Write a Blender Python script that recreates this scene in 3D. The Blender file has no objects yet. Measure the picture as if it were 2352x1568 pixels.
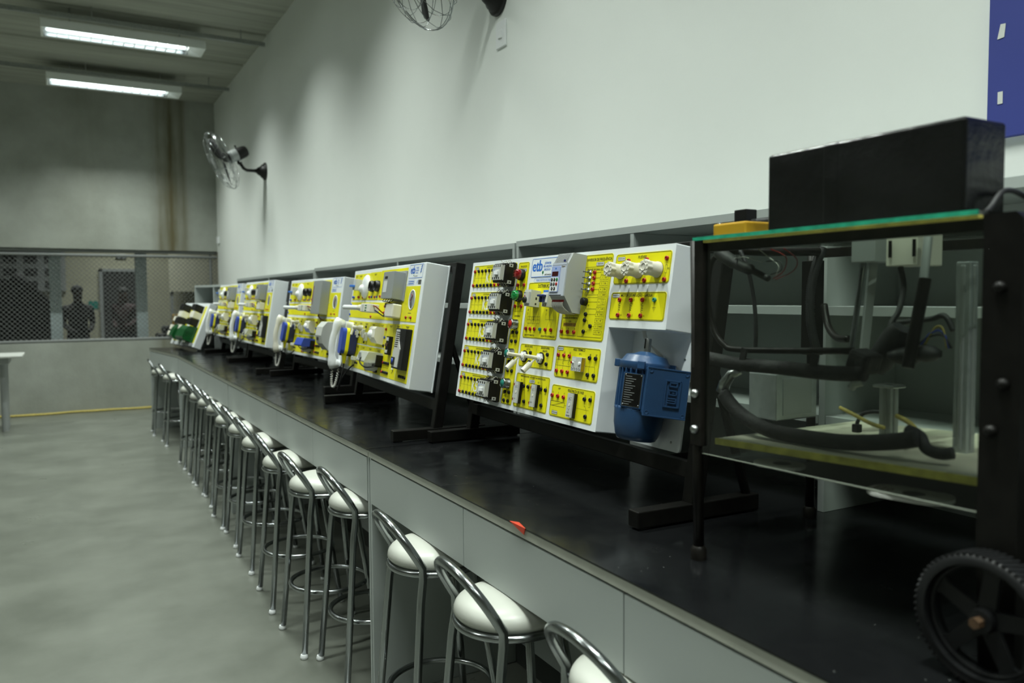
import bpy, bmesh, math, random
from mathutils import Vector, Matrix
random.seed(7)
sc = bpy.context.scene
COL = sc.collection
PI = math.pi

# ------------------------------------------------------------------ camera
F_PX, CXP, CYP, CAMZ = 1835.0, 1176.0, 784.0, 1.53
yaw, pitch, roll = math.radians(29.45), math.radians(-3.15), math.atan(0.0065)
FW = Vector((math.sin(yaw)*math.cos(pitch), math.cos(yaw)*math.cos(pitch), math.sin(pitch)))
R0 = Vector((math.cos(yaw), -math.sin(yaw), 0)); U0 = R0.cross(FW)
RT = R0*math.cos(roll) - U0*math.sin(roll); UP = R0*math.sin(roll) + U0*math.cos(roll)
cam_d = bpy.data.cameras.new('camera'); cam = bpy.data.objects.new('camera', cam_d); COL.objects.link(cam)
cam.matrix_world = Matrix(((RT.x, UP.x, -FW.x, 0), (RT.y, UP.y, -FW.y, 0), (RT.z, UP.z, -FW.z, CAMZ), (0, 0, 0, 1)))
cam_d.sensor_width = 36; cam_d.lens = F_PX/2352*36
cam_d.clip_start = 0.02; cam_d.clip_end = 100
cam_d.dof.use_dof = True; cam_d.dof.focus_distance = 2.60; cam_d.dof.aperture_fstop = 3.0
sc.camera = cam

# ------------------------------------------------------------------ world, exposure
w = bpy.data.worlds.new('world'); sc.world = w; w.use_nodes = True
w.node_tree.nodes['Background'].inputs[0].default_value = (0.9, 1.0, 0.92, 1)
w.node_tree.nodes['Background'].inputs[1].default_value = 0.01
sc.view_settings.view_transform = 'Standard'; sc.view_settings.look = 'None'
sc.view_settings.exposure = 0.12; sc.view_settings.gamma = 1.0; sc.view_settings.use_curve_mapping = False
LAMP_W = 44.0            # watts of each ceiling fitting
LAMP_COL = (0.92, 1.0, 0.93)

# ------------------------------------------------------------------ geometry of the view (points at real distances)
def ray(px, py):
    return FW + RT*((px-CXP)/F_PX) - UP*((py-CYP)/F_PX)
CAM = Vector((0, 0, CAMZ))
def atx(px, py, x): r = ray(px, py); return CAM + r*(x/r.x)
def aty(px, py, y): r = ray(px, py); return CAM + r*(y/r.y)
def atz(px, py, z): r = ray(px, py); return CAM + r*((z-CAMZ)/r.z)

# ------------------------------------------------------------------ materials
def mat(name, col, rough=0.5, metal=0.0, noise=0.0, nscale=20.0, bump=0.0, bscale=80.0, trans=0.0, coat=0.0, emit=None, es=1.0, spec=0.5, alpha=1.0):
    m = bpy.data.materials.new(name); m.use_nodes = True
    nt = m.node_tree; b = nt.nodes['Principled BSDF']
    b.inputs['Base Color'].default_value = (*col, 1); b.inputs['Roughness'].default_value = rough
    b.inputs['Metallic'].default_value = metal; b.inputs['Transmission Weight'].default_value = trans
    b.inputs['Coat Weight'].default_value = coat; b.inputs['Specular IOR Level'].default_value = spec
    b.inputs['Alpha'].default_value = alpha
    if emit:
        b.inputs['Emission Color'].default_value = (*emit, 1); b.inputs['Emission Strength'].default_value = es
    if noise or bump:
        tc = nt.nodes.new('ShaderNodeTexCoord')
    if noise:
        n = nt.nodes.new('ShaderNodeTexNoise'); n.inputs['Scale'].default_value = nscale; n.inputs['Detail'].default_value = 6
        nt.links.new(tc.outputs['Object'], n.inputs['Vector'])
        r = nt.nodes.new('ShaderNodeValToRGB'); nt.links.new(n.outputs['Fac'], r.inputs['Fac'])
        r.color_ramp.elements[0].position = 0.3; r.color_ramp.elements[1].position = 0.7
        r.color_ramp.elements[0].color = (*[c*(1-noise) for c in col], 1)
        r.color_ramp.elements[1].color = (*[min(1, c*(1+noise)) for c in col], 1)
        nt.links.new(r.outputs['Color'], b.inputs['Base Color'])
    if bump:
        n2 = nt.nodes.new('ShaderNodeTexNoise'); n2.inputs['Scale'].default_value = bscale; n2.inputs['Detail'].default_value = 5
        nt.links.new(tc.outputs['Object'], n2.inputs['Vector'])
        bp = nt.nodes.new('ShaderNodeBump'); bp.inputs['Strength'].default_value = bump; bp.inputs['Distance'].default_value = 0.01
        nt.links.new(n2.outputs['Fac'], bp.inputs['Height']); nt.links.new(bp.outputs['Normal'], b.inputs['Normal'])
    return m
M = {}
M['wall'] = mat('white_paint', (0.80, 0.83, 0.80), 0.6, noise=0.02, nscale=1.5, bump=0.03, bscale=60)
M['white'] = mat('white_plastic', (0.80, 0.82, 0.83), 0.35)
M['cream'] = mat('cream_plastic', (0.72, 0.70, 0.60), 0.4)
M['ceramic'] = mat('ivory_ceramic', (0.66, 0.64, 0.54), 0.35)
M['panelwhite'] = mat('panel_white', (0.80, 0.84, 0.86), 0.32)
M['yellow'] = mat('label_yellow', (0.80, 0.74, 0.004), 0.42)
M['ink'] = mat('black_ink', (0.012, 0.012, 0.01), 0.6)
M['inkwhite'] = mat('white_ink', (0.82, 0.84, 0.80), 0.5)
M['inkblue'] = mat('blue_ink', (0.03, 0.16, 0.60), 0.5)
M['inkgreen'] = mat('green_ink', (0.02, 0.16, 0.06), 0.5)
M['inkgrey'] = mat('pale_tag', (0.62, 0.64, 0.62), 0.5)
M['black'] = mat('black_plastic', (0.007, 0.007, 0.0068), 0.42, spec=0.35)
M['blackpaint'] = mat('black_painted_steel', (0.006, 0.0058, 0.005), 0.42, noise=0.3, nscale=30, spec=0.2)
M['rustblack'] = mat('worn_black_steel', (0.008, 0.007, 0.0055), 0.42, noise=0.5, nscale=25, spec=0.25)
M['rubber'] = mat('black_rubber', (0.016, 0.017, 0.018), 0.6, noise=0.3, nscale=60)
M['foam'] = mat('dark_foam', (0.020, 0.020, 0.021), 0.75, noise=0.25, nscale=40, bump=0.3)
M['red'] = mat('red_plastic', (0.36, 0.012, 0.008), 0.3)
M['redlens'] = mat('red_lens', (0.22, 0.006, 0.006), 0.12, coat=0.5)
M['green'] = mat('green_plastic', (0.02, 0.20, 0.06), 0.25)
M['greenlens'] = mat('green_lens', (0.008, 0.22, 0.05), 0.15, coat=0.5)
M['teal'] = mat('teal_plastic', (0.015, 0.20, 0.16), 0.35)
M['blue'] = mat('blue_plastic', (0.03, 0.07, 0.42), 0.35)
M['navy'] = mat('navy_plastic', (0.02, 0.03, 0.14), 0.35)
M['chrome'] = mat('chrome', (0.33, 0.35, 0.355), 0.22, 1.0)
M['steel'] = mat('brushed_steel', (0.42, 0.44, 0.44), 0.3, 1.0, noise=0.15, nscale=60)
M['brass'] = mat('brass', (0.5, 0.36, 0.14), 0.35, 1.0)
M['alu'] = mat('aluminium', (0.46, 0.49, 0.50), 0.42, 0.6, noise=0.12, nscale=30)
M['psu'] = mat('grey_metal', (0.36, 0.38, 0.38), 0.4, 0.3)
M['devgrey'] = mat('device_grey', (0.52, 0.53, 0.50), 0.45)
M['invface'] = mat('drive_pale_grey', (0.50, 0.54, 0.62), 0.42)
M['invside'] = mat('drive_grey', (0.40, 0.42, 0.42), 0.5)
M['keypad'] = mat('keypad_blue', (0.34, 0.42, 0.70), 0.4)
M['display'] = mat('dark_red_display', (0.05, 0.008, 0.01), 0.2)
M['motor'] = mat('motor_blue', (0.020, 0.062, 0.150), 0.36, noise=0.12, nscale=14, bump=0.05, bscale=120)
M['wire'] = mat('white_wire', (0.58, 0.58, 0.54), 0.45)
M['laminate'] = mat('grey_laminate', (0.40, 0.435, 0.42), 0.42, noise=0.02, nscale=3)
M['edgeband'] = mat('pale_edge_band', (0.47, 0.48, 0.42), 0.5, noise=0.08, nscale=12)
M['darkline'] = mat('dark_joint', (0.03, 0.035, 0.03), 0.8)
M['seat'] = mat('white_vinyl', (0.50, 0.51, 0.46), 0.38, noise=0.02, nscale=5)
M['housing'] = mat('white_enamel', (0.80, 0.83, 0.80), 0.4)
M['mesh'] = mat('galvanised_wire', (0.19, 0.20, 0.195), 0.55, 0.1)
M['post'] = mat('pale_blue_post', (0.40, 0.47, 0.48), 0.55, noise=0.1, nscale=4)
M['board_blue'] = mat('blue_board', (0.035, 0.05, 0.26), 0.6)
M['paper'] = mat('paper', (0.66, 0.68, 0.64), 0.7)
M['boxblack'] = mat('black_wrapped_box', (0.007, 0.0075, 0.0075), 0.26, noise=0.5, nscale=9, bump=0.35, bscale=16, spec=0.5)
M['mustard'] = mat('mustard_plastic', (0.52, 0.30, 0.012), 0.45, noise=0.06, nscale=12)
M['edgegreen'] = mat('green_sheet_edge', (0.03, 0.40, 0.24), 0.25, noise=0.25, nscale=40)
M['edgeyellow'] = mat('yellow_board_edge', (0.72, 0.64, 0.14), 0.6, noise=0.3, nscale=30)
M['boardcream'] = mat('cream_board', (0.52, 0.51, 0.40), 0.55, noise=0.05, nscale=9)
M['redtape'] = mat('red_tape', (0.55, 0.05, 0.02), 0.5)
M['cordy'] = mat('yellow_cord', (0.42, 0.34, 0.08), 0.6, noise=0.2, nscale=40)
M['orange'] = mat('orange_hub', (0.08, 0.045, 0.022), 0.5, noise=0.3, nscale=40)
M['backwall'] = mat('beige_plaster', (0.40, 0.39, 0.29), 0.8, noise=0.08, nscale=2)
M['darkcloth'] = mat('dark_cover', (0.02, 0.02, 0.02), 0.8, noise=0.3, nscale=6)
M['tyre'] = mat('wheel_black', (0.007, 0.0075, 0.008), 0.45, spec=0.35)
M['clear'] = mat('clear_plastic', (0.80, 0.84, 0.80), 0.12, trans=0.85, spec=0.5)
M['coverclear'] = mat('clear_cover', (0.72, 0.74, 0.66), 0.2, trans=0.45)
M['transgreen'] = mat('green_resin', (0.008, 0.075, 0.02), 0.25, noise=0.35, nscale=30)

def thin_sheet(name, col, haze):
    # thin clear sheet: light passes straight through, the surface reflects by Fresnel and carries a little pale diffuse haze
    m = bpy.data.materials.new(name); m.use_nodes = True; nt = m.node_tree; nt.nodes.remove(nt.nodes['Principled BSDF'])
    N = nt.nodes.new; L = nt.links.new; out = nt.nodes['Material Output']
    tr = N('ShaderNodeBsdfTransparent'); tr.inputs[0].default_value = (*col, 1)
    df = N('ShaderNodeBsdfDiffuse'); df.inputs[0].default_value = (0.5, 0.52, 0.5, 1)
    gl = N('ShaderNodeBsdfGlossy'); gl.inputs['Roughness'].default_value = 0.08
    fr = N('ShaderNodeFresnel'); fr.inputs['IOR'].default_value = 1.22
    m1 = N('ShaderNodeMixShader'); m1.inputs[0].default_value = haze; L(tr.outputs[0], m1.inputs[1]); L(df.outputs[0], m1.inputs[2])
    m2 = N('ShaderNodeMixShader'); L(fr.outputs[0], m2.inputs[0]); L(m1.outputs[0], m2.inputs[1]); L(gl.outputs[0], m2.inputs[2])
    L(m2.outputs[0], out.inputs[0]); return m
M['acrylic'] = thin_sheet('clear_acrylic', (0.84, 0.88, 0.84), 0.006)
M['pane'] = thin_sheet('hazy_clear_pane', (0.80, 0.83, 0.80), 0.005)

def concrete(name, c0, c1, scale, rough, stains=None, wet=False, stretch=None):
    m = bpy.data.materials.new(name); m.use_nodes = True; nt = m.node_tree; b = nt.nodes['Principled BSDF']
    L = nt.links.new; N = nt.nodes.new
    tc = N('ShaderNodeTexCoord')
    n = N('ShaderNodeTexNoise'); n.inputs['Scale'].default_value = scale; n.inputs['Detail'].default_value = 8; n.inputs['Roughness'].default_value = 0.6
    mp0 = N('ShaderNodeMapping'); mp0.inputs['Scale'].default_value = stretch or (1, 1, 1); L(tc.outputs['Object'], mp0.inputs['Vector']); L(mp0.outputs['Vector'], n.inputs['Vector'])
    r = N('ShaderNodeValToRGB'); L(n.outputs['Fac'], r.inputs['Fac'])
    r.color_ramp.elements[0].position = 0.32; r.color_ramp.elements[1].position = 0.70
    r.color_ramp.elements[0].color = (*c0, 1); r.color_ramp.elements[1].color = (*c1, 1)
    out = r.outputs['Color']
    if stains:                       # vertical brown water stains: (x centre, half width, strength)
        sx = N('ShaderNodeSeparateXYZ'); L(tc.outputs['Object'], sx.inputs[0])
        n2 = N('ShaderNodeTexNoise'); n2.inputs['Scale'].default_value = 2.2; n2.inputs['Detail'].default_value = 5
        mp = N('ShaderNodeMapping'); mp.inputs['Scale'].default_value = (5, 1, 0.7); L(tc.outputs['Object'], mp.inputs['Vector']); L(mp.outputs['Vector'], n2.inputs['Vector'])
        for xc, hw, st in stains:
            d = N('ShaderNodeMath'); d.operation = 'SUBTRACT'; L(sx.outputs['X'], d.inputs[0]); d.inputs[1].default_value = xc
            a = N('ShaderNodeMath'); a.operation = 'ABSOLUTE'; L(d.outputs[0], a.inputs[0])
            mr = N('ShaderNodeMapRange'); L(a.outputs[0], mr.inputs['Value']); mr.inputs['From Min'].default_value = 0; mr.inputs['From Max'].default_value = hw
            mr.inputs['To Min'].default_value = st; mr.inputs['To Max'].default_value = 0
            mu = N('ShaderNodeMath'); mu.operation = 'MULTIPLY'; L(mr.outputs[0], mu.inputs[0]); L(n2.outputs['Fac'], mu.inputs[1])
            mx = N('ShaderNodeMixRGB'); L(mu.outputs[0], mx.inputs['Fac']); L(out, mx.inputs['Color1']); mx.inputs['Color2'].default_value = (0.115, 0.100, 0.050, 1)
            out = mx.outputs['Color']
    L(out, b.inputs['Base Color'])
    b.inputs['Roughness'].default_value = rough
    if wet:
        n3 = N('ShaderNodeTexNoise'); n3.inputs['Scale'].default_value = 3.0; n3.inputs['Detail'].default_value = 6; L(tc.outputs['Object'], n3.inputs['Vector'])
        mr = N('ShaderNodeMapRange'); L(n3.outputs['Fac'], mr.inputs['Value']); mr.inputs['To Min'].default_value = rough-0.04; mr.inputs['To Max'].default_value = rough+0.08
        L(mr.outputs[0], b.inputs['Roughness'])
    n4 = N('ShaderNodeTexNoise'); n4.inputs['Scale'].default_value = 40; n4.inputs['Detail'].default_value = 4; L(tc.outputs['Object'], n4.inputs['Vector'])
    bp = N('ShaderNodeBump'); bp.inputs['Strength'].default_value = 0.0 if wet else 0.2; bp.inputs['Distance'].default_value = 0.01
    L(n4.outputs['Fac'], bp.inputs['Height']); L(bp.outputs['Normal'], b.inputs['Normal'])
    return m
M['floor'] = concrete('polished_concrete', (0.108, 0.116, 0.097), (0.168, 0.178, 0.153), 1.9, 0.28, wet=True)
M['concrete'] = concrete('bare_concrete', (0.275, 0.290, 0.255), (0.385, 0.405, 0.365), 1.6, 0.85, stains=[(1.44, 0.04, 1.7), (1.43, 0.30, 1.5), (1.60, 0.06, 1.1), (1.28, 0.05, 0.9), (0.35, 0.5, 0.25)])
M['ceilconc'] = concrete('ceiling_concrete', (0.27, 0.28, 0.235), (0.40, 0.41, 0.35), 2.0, 0.9, stretch=(0.35, 5.0, 1.0))

def worktop_mat():
    m = bpy.data.materials.new('black_laminate_top'); m.use_nodes = True; nt = m.node_tree; b = nt.nodes['Principled BSDF']
    L = nt.links.new; N = nt.nodes.new; tc = N('ShaderNodeTexCoord')
    v = N('ShaderNodeTexVoronoi'); v.inputs['Scale'].default_value = 38; L(tc.outputs['Object'], v.inputs['Vector'])
    n = N('ShaderNodeTexNoise'); n.inputs['Scale'].default_value = 3.5; n.inputs['Detail'].default_value = 3; L(tc.outputs['Object'], n.inputs['Vector'])
    lt = N('ShaderNodeMath'); lt.operation = 'LESS_THAN'; L(v.outputs['Distance'], lt.inputs[0]); lt.inputs[1].default_value = 0.045
    gt = N('ShaderNodeMath'); gt.operation = 'GREATER_THAN'; L(n.outputs['Fac'], gt.inputs[0]); gt.inputs[1].default_value = 0.55
    mu = N('ShaderNodeMath'); mu.operation = 'MULTIPLY'; L(lt.outputs[0], mu.inputs[0]); L(gt.outputs[0], mu.inputs[1])
    mx = N('ShaderNodeMixRGB'); L(mu.outputs[0], mx.inputs['Fac']); mx.inputs['Color1'].default_value = (0.006, 0.0065, 0.007, 1); mx.inputs['Color2'].default_value = (0.16, 0.17, 0.16, 1)
    L(mx.outputs['Color'], b.inputs['Base Color'])
    n3 = N('ShaderNodeTexNoise'); n3.inputs['Scale'].default_value = 7; n3.inputs['Detail'].default_value = 6; n3.inputs['Distortion'].default_value = 1.0; L(tc.outputs['Object'], n3.inputs['Vector'])
    mr = N('ShaderNodeMapRange'); L(n3.outputs['Fac'], mr.inputs['Value']); mr.inputs['From Min'].default_value = 0.35; mr.inputs['From Max'].default_value = 0.75
    mr.inputs['To Min'].default_value = 0.13; mr.inputs['To Max'].default_value = 0.30
    L(mr.outputs[0], b.inputs['Roughness']); b.inputs['Specular IOR Level'].default_value = 0.35
    return m
M['worktop'] = worktop_mat()

# ------------------------------------------------------------------ mesh builder
def rot_to(d):
    return Vector(d).normalized().to_track_quat('Z', 'Y').to_matrix().to_4x4()
_txt = {}
def text_geo(s):
    if s in _txt: return _txt[s]
    c = bpy.data.curves.new('t', 'FONT'); c.body = s; c.size = 1.0; c.align_x = 'CENTER'; c.align_y = 'CENTER'; c.resolution_u = 2; c.offset = 0.012
    o = bpy.data.objects.new('t', c)
    me = bpy.data.meshes.new_from_object(o)
    r = ([tuple(v.co) for v in me.vertices], [tuple(p.vertices) for p in me.polygons])
    bpy.data.objects.remove(o); bpy.data.meshes.remove(me); bpy.data.curves.remove(c)
    _txt[s] = r
    return r

class MB:
    def __init__(s):
        s.v = []; s.f = []; s.m = []; s.sm = []; s.T = Matrix.Identity(4); s.mats = []
    def mi(s, m):
        if m not in s.mats: s.mats.append(m)
        return s.mats.index(m)
    def add(s, vs, fs, m, smooth=False, T=None):
        n = len(s.v); X = s.T if T is None else s.T @ T; k = s.mi(m)
        flip = X.to_3x3().determinant() < 0
        s.v += [X @ Vector(p) for p in vs]
        for q in fs:
            q = [i+n for i in q]
            s.f.append(q[::-1] if flip else q); s.m.append(k); s.sm.append(smooth)
        return s
    def box(s, c, d, m, R=None):
        a, b, e = d[0]/2, d[1]/2, d[2]/2
        vs = [(x, y, z) for x in (-a, a) for y in (-b, b) for z in (-e, e)]
        fs = [(0, 1, 3, 2), (4, 6, 7, 5), (0, 4, 5, 1), (2, 3, 7, 6), (0, 2, 6, 4), (1, 5, 7, 3)]
        T = Matrix.Translation(c)
        if R is not None: T = T @ R
        return s.add(vs, fs, m, False, T)
    def bb(s, x0, x1, y0, y1, z0, z1, m):
        return s.box(((x0+x1)/2, (y0+y1)/2, (z0+z1)/2), (x1-x0, y1-y0, z1-z0), m)
    def lathe(s, prof, m, T=None, n=24, caps=True, smooth=True):
        # prof: list of (r, z) from bottom to top, revolved about local z
        vs = []; fs = []
        for r, z in prof:
            for i in range(n):
                a = 2*PI*i/n; vs.append((r*math.cos(a), r*math.sin(a), z))
        for j in range(len(prof)-1):
            for i in range(n):
                k = (i+1) % n; fs.append((j*n+i, j*n+k, (j+1)*n+k, (j+1)*n+i))
        s.add(vs, fs, m, smooth, T)
        if caps:
            vs2 = vs[:n]; s.add(vs2, [tuple(range(n))[::-1]], m, False, T)
            vs2 = vs[-n:]; s.add(vs2, [tuple(range(n))], m, False, T)
        return s
    def cyl(s, p0, p1, r, m, n=16, r1=None, smooth=True):
        p0, p1 = Vector(p0), Vector(p1); L = (p1-p0).length
        return s.lathe([(r, 0), (r if r1 is None else r1, L)], m, Matrix.Translation(p0) @ rot_to(p1-p0), n, True, smooth)
    def sphere(s, c, r, m, n=16, sc=(1, 1, 1), R=None):
        k = n//2
        prof = [(max(1e-5, r*math.sin(PI*i/k)), -r*math.cos(PI*i/k)) for i in range(k+1)]
        T = Matrix.Translation(c)
        if R is not None: T = T @ R
        T = T @ Matrix.Diagonal((*sc, 1))
        return s.lathe(prof, m, T, n, False)
    def tube(s, path, r, m, n=10, closed=False, sub=0):
        P = [Vector(p) for p in path]
        if sub: P = smooth_path(P, sub, closed)
        N = len(P); vs = []; fs = []; prev = None
        for i in range(N):
            if closed: t = P[(i+1) % N]-P[i-1]
            else: t = P[min(i+1, N-1)]-P[max(i-1, 0)]
            t.normalize()
            if prev is None:
                a = t.orthogonal().normalized()
            else:
                a = (prev - t*prev.dot(t))
                a = a.normalized() if a.length > 1e-6 else t.orthogonal().normalized()
            prev = a; b = t.cross(a)
            rr = r[i] if isinstance(r, (list, tuple)) else r
            for k in range(n):
                g = 2*PI*k/n; vs.append(P[i]+a*(rr*math.cos(g))+b*(rr*math.sin(g)))
        for i in range(N if closed else N-1):
            j = (i+1) % N
            for k in range(n):
                l = (k+1) % n; fs.append((i*n+k, i*n+l, j*n+l, j*n+k))
        if not closed:
            fs.append(tuple(range(n))[::-1]); fs.append(tuple((N-1)*n+k for k in range(n)))
        return s.add(vs, fs, m, True)
    def prism(s, poly, z0, z1, m, T=None, smooth=False):
        n = len(poly)
        vs = [(x, y, z0) for x, y in poly]+[(x, y, z1) for x, y in poly]
        fs = [tuple(range(n))[::-1], tuple(range(n, 2*n))]
        s.add(vs, fs, m, False, T)
        return s.add(vs, [(i, (i+1) % n, n+(i+1) % n, n+i) for i in range(n)], m, smooth, T)
    def line(s, p, q, wd, z, m):
        p, q = Vector(p), Vector(q); d = (q-p)
        if d.length < 1e-7: return s
        d.normalize(); o = Vector((-d.y, d.x))*(wd/2)
        return s.add([(*(p-o), z), (*(q-o), z), (*(q+o), z), (*(p+o), z)], [(0, 1, 2, 3)], m)
    def poly(s, pts, wd, z, m, closed=False):
        for i in range(len(pts)-(0 if closed else 1)):
            s.line(pts[i], pts[(i+1) % len(pts)], wd, z, m)
        return s
    def rect(s, x0, y0, x1, y1, z, m):
        return s.add([(x0, y0, z), (x1, y0, z), (x1, y1, z), (x0, y1, z)], [(0, 1, 2, 3)], m)
    def text(s, t, x, y, z, size, m, sx=1.0, T=None):
        vs, fs = text_geo(t)
        X = Matrix.Translation((x, y, z)) @ Matrix.Diagonal((size*sx, size, 1, 1))
        if T is not None: X = T @ X
        return s.add(vs, fs, m, False, X)
    def build(s, name, parent=None, bevel=0.0, seg=2, loc=None, label=None, solid=None):
        me = bpy.data.meshes.new(name)
        me.from_pydata([tuple(p) for p in s.v], [], s.f)
        for m in s.mats: me.materials.append(M[m])
        me.polygons.foreach_set('material_index', s.m); me.polygons.foreach_set('use_smooth', s.sm)
        me.update()
        o = bpy.data.objects.new(name, me); COL.objects.link(o)
        if parent: o.parent = parent
        if loc is not None: o.location = loc
        if bevel:
            b = o.modifiers.new('bevel', 'BEVEL'); b.width = bevel; b.segments = seg; b.limit_method = 'ANGLE'; b.angle_limit = 0.7
            b.harden_normals = False
        if label: o['label'] = label
        return o

def smooth_path(P, sub, closed=False):
    out = []; N = len(P)
    rng = range(N if closed else N-1)
    for i in rng:
        p0 = P[i-1] if (i > 0 or closed) else P[0]
        p1 = P[i]; p2 = P[(i+1) % N]
        p3 = P[(i+2) % N] if (closed or i+2 < N) else P[-1]
        for k in range(sub):
            t = k/sub
            out.append(0.5*((2*p1)+(-p0+p2)*t+(2*p0-5*p1+4*p2-p3)*t*t+(-p0+3*p1-3*p2+p3)*t**3))
    if not closed: out.append(P[-1])
    return out

def rrect(x0, y0, x1, y1, r, n=5):
    pts = []
    for cx, cy, a0 in ((x1-r, y0+r, -PI/2), (x1-r, y1-r, 0), (x0+r, y1-r, PI/2), (x0+r, y0+r, PI)):
        for i in range(n+1):
            a = a0+PI/2*i/n; pts.append((cx+r*math.cos(a), cy+r*math.sin(a)))
    return pts

def tag(o, label, cat, group=None, kind=None):
    o['label'] = label; o['category'] = cat
    if group: o['group'] = group
    if kind: o['kind'] = kind
    return o
def struct(o): o['kind'] = 'structure'; return o
def thing(name, label, cat, loc=(0, 0, 0), rz=0.0, group=None):
    o = bpy.data.objects.new(name, None); COL.objects.link(o); o.empty_display_size = 0.05
    o.location = loc; o.rotation_euler = (0, 0, rz)
    return tag(o, label, cat, group)
def kids(o): return [c for c in bpy.data.objects if c.parent == o]
def dup(root, loc=None, rz=None, label=None, group=None):
    r = root.copy(); COL.objects.link(r)
    if loc is not None: r.location = loc
    if rz is not None: r.rotation_euler = (0, 0, rz)
    if label: r['label'] = label
    if group: r['group'] = group
    for ch in kids(root):
        c = ch.copy(); COL.objects.link(c); c.parent = r
        for g in kids(ch):
            d = g.copy(); COL.objects.link(d); d.parent = c
    return r

# ================================================================== SETTING
XW = 2.05; YF = 12.45; ZC = 4.38; XL = -7.5; YB = -4.0
struct(MB().bb(XL, XW+0.2, YB, YF+6.5, -0.15, 0.0, 'floor').build('floor'))
b = MB().bb(XL, XW+0.2, YB, YF+6.5, ZC+0.05, ZC+0.25, 'ceilconc')
y = YF-0.62                                     # hollow-core slab joints run across the room
slab = 1.25; yy = YF+0.3
while yy > YB:
    b.bb(XL, XW+0.2, yy-slab+0.03, yy-0.03, ZC, ZC+0.06, 'ceilconc'); yy -= slab
struct(b.build('ceiling', bevel=0.02))
struct(MB().bb(XW, XW+0.2, YB, YF+0.001, 0, ZC+0.05, 'wall').build('wall_right'))
struct(MB().bb(XL-0.2, XL, YB, YF+6.5, 0, ZC+0.05, 'ceilconc').build('wall_left'))
struct(MB().bb(XL, XW+0.2, YB-0.2, YB, 0, ZC+0.05, 'ceilconc').build('wall_behind'))
b = MB()
b.bb(XL, XW+0.2, YF, YF+0.15, 0, 0.955, 'concrete').bb(XL, XW+0.2, YF, YF+0.15, 2.235, ZC+0.05, 'concrete')
b.bb(XL, -4.2, YF, YF+0.15, 0.95, 2.24, 'concrete')
struct(b.build('wall_far'))
# the space beyond the wire-mesh opening
DX = aty(280, 650, YF+6.15).x
struct(MB().bb(XL, XW+1.9, YF+6.2, YF+6.4, 0, ZC+0.05, 'backwall').build('wall_beyond'))
struct(MB().bb(XW+1.7, XW+1.9, YF+0.15, YF+6.2, 0, ZC+0.05, 'backwall').build('wall_side_beyond'))
struct(MB().bb(DX-0.36, DX+0.36, YF+6.14, YF+6.195, 0, 2.12, 'darkcloth').bb(DX-0.42, DX-0.36, YF+6.12, YF+6.195, 0, 2.18, 'psu').bb(DX+0.36, DX+0.42, YF+6.12, YF+6.195, 0, 2.18, 'psu').bb(DX-0.42, DX+0.42, YF+6.12, YF+6.195, 2.12, 2.18, 'psu').build('door_1'))

# ceiling seams are slab joints; conduits hang under them
def conduit(y0, z, x0, x1, label):
    t = thing('ceiling_conduit', label, 'conduit', (0, y0, z))
    b = MB(); b.bb(x0, x1, -0.02, 0.02, -0.02, 0.02, 'steel')
    x = x0+0.03
    while x < x1-0.03:
        b.bb(x, x+0.05, -0.0212, 0.0212, -0.006, 0.006, 'psu'); x += 0.11
    b.build('perforated_rail', t)
    x = x1-0.25
    while x > x0:
        MB().cyl((x, 0, 0.02), (x, 0, ZC-z), 0.006, 'steel', 8).build('hanger_rod', t); x -= 1.4
    return t
conduit(8.92, 4.26, XL+0.3, XW-0.04, 'grey perforated conduit on the ceiling above the nearer lit fluorescent fitting')
conduit(11.02, 4.26, XL+0.3, XW-0.04, 'grey perforated conduit on the ceiling above the farther lit fluorescent fitting')

# ================================================================== CEILING LAMPS
def make_lamp(label, loc, group):
    t = thing('fluorescent_fitting', label, 'ceiling light', loc, 0, group)
    L, Wd, h = 1.50, 0.34, 0.085
    b = MB(); s = L/2; q = Wd/2
    b.bb(-s, s, -q, q, h-0.012, h, 'housing')
    b.bb(-s, s, -q, -q+0.012, 0, h-0.0121, 'housing').bb(-s, s, q-0.012, q, 0, h-0.0121, 'housing')
    b.bb(-s+0.0005, -s+0.02, -q+0.0121, q-0.0121, 0.0005, h-0.0121, 'housing')
    e = q-0.0121; b.add([(s-0.145, -e, h-0.0121), (s-0.145, e, h-0.0121), (s-0.0005, e, h-0.0121), (s-0.0005, -e, h-0.0121), (s-0.0005, e, 0.0005), (s-0.0005, -e, 0.0005)], [(0, 5, 4, 1), (0, 3, 5), (1, 4, 2), (2, 4, 5, 3), (0, 1, 2, 3)], 'housing')
    b.build('housing', t, 0.003)
    for xx in (-0.5, 0.5):
        MB().cyl((xx, -0.12, h-0.002), (xx, -0.12, ZC-4.15+0.001), 0.006, 'steel', 8).build('hanger_rod', t)
    b = MB()
    b.bb(-s+0.03, s-0.14, -q+0.014, q-0.014, h-0.02, h-0.014, 'chrome')
    for k in range(-1, 2):
        b.bb(-s+0.03, s-0.14, k*0.15-0.002, k*0.15+0.002, 0.006, 0.045, 'chrome')
    b.build('reflector', t)
    b = MB()
    for k in range(14):
        x = -s+0.04+k*(L-0.20)/13
        b.bb(x-0.0015, x+0.0015, -q+0.014, q-0.014, 0.004, 0.028, 'housing')
    b.build('louvre', t)
    MB().cyl((-s+0.05, -0.065, 0.050), (s-0.17, -0.065, 0.050), 0.0135, 'tube', 12).build('fluorescent_tube', t)
    d = bpy.data.lights.new('tube_light', 'AREA'); d.shape = 'RECTANGLE'; d.size = 1.24; d.size_y = 0.05
    d.energy = LAMP_W; d.color = LAMP_COL; d.spread = math.radians(116)
    lo = bpy.data.objects.new('tube_light', d); COL.objects.link(lo); lo.parent = t; lo.location = (-0.06, -0.065, 0.033)
    return t
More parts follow.
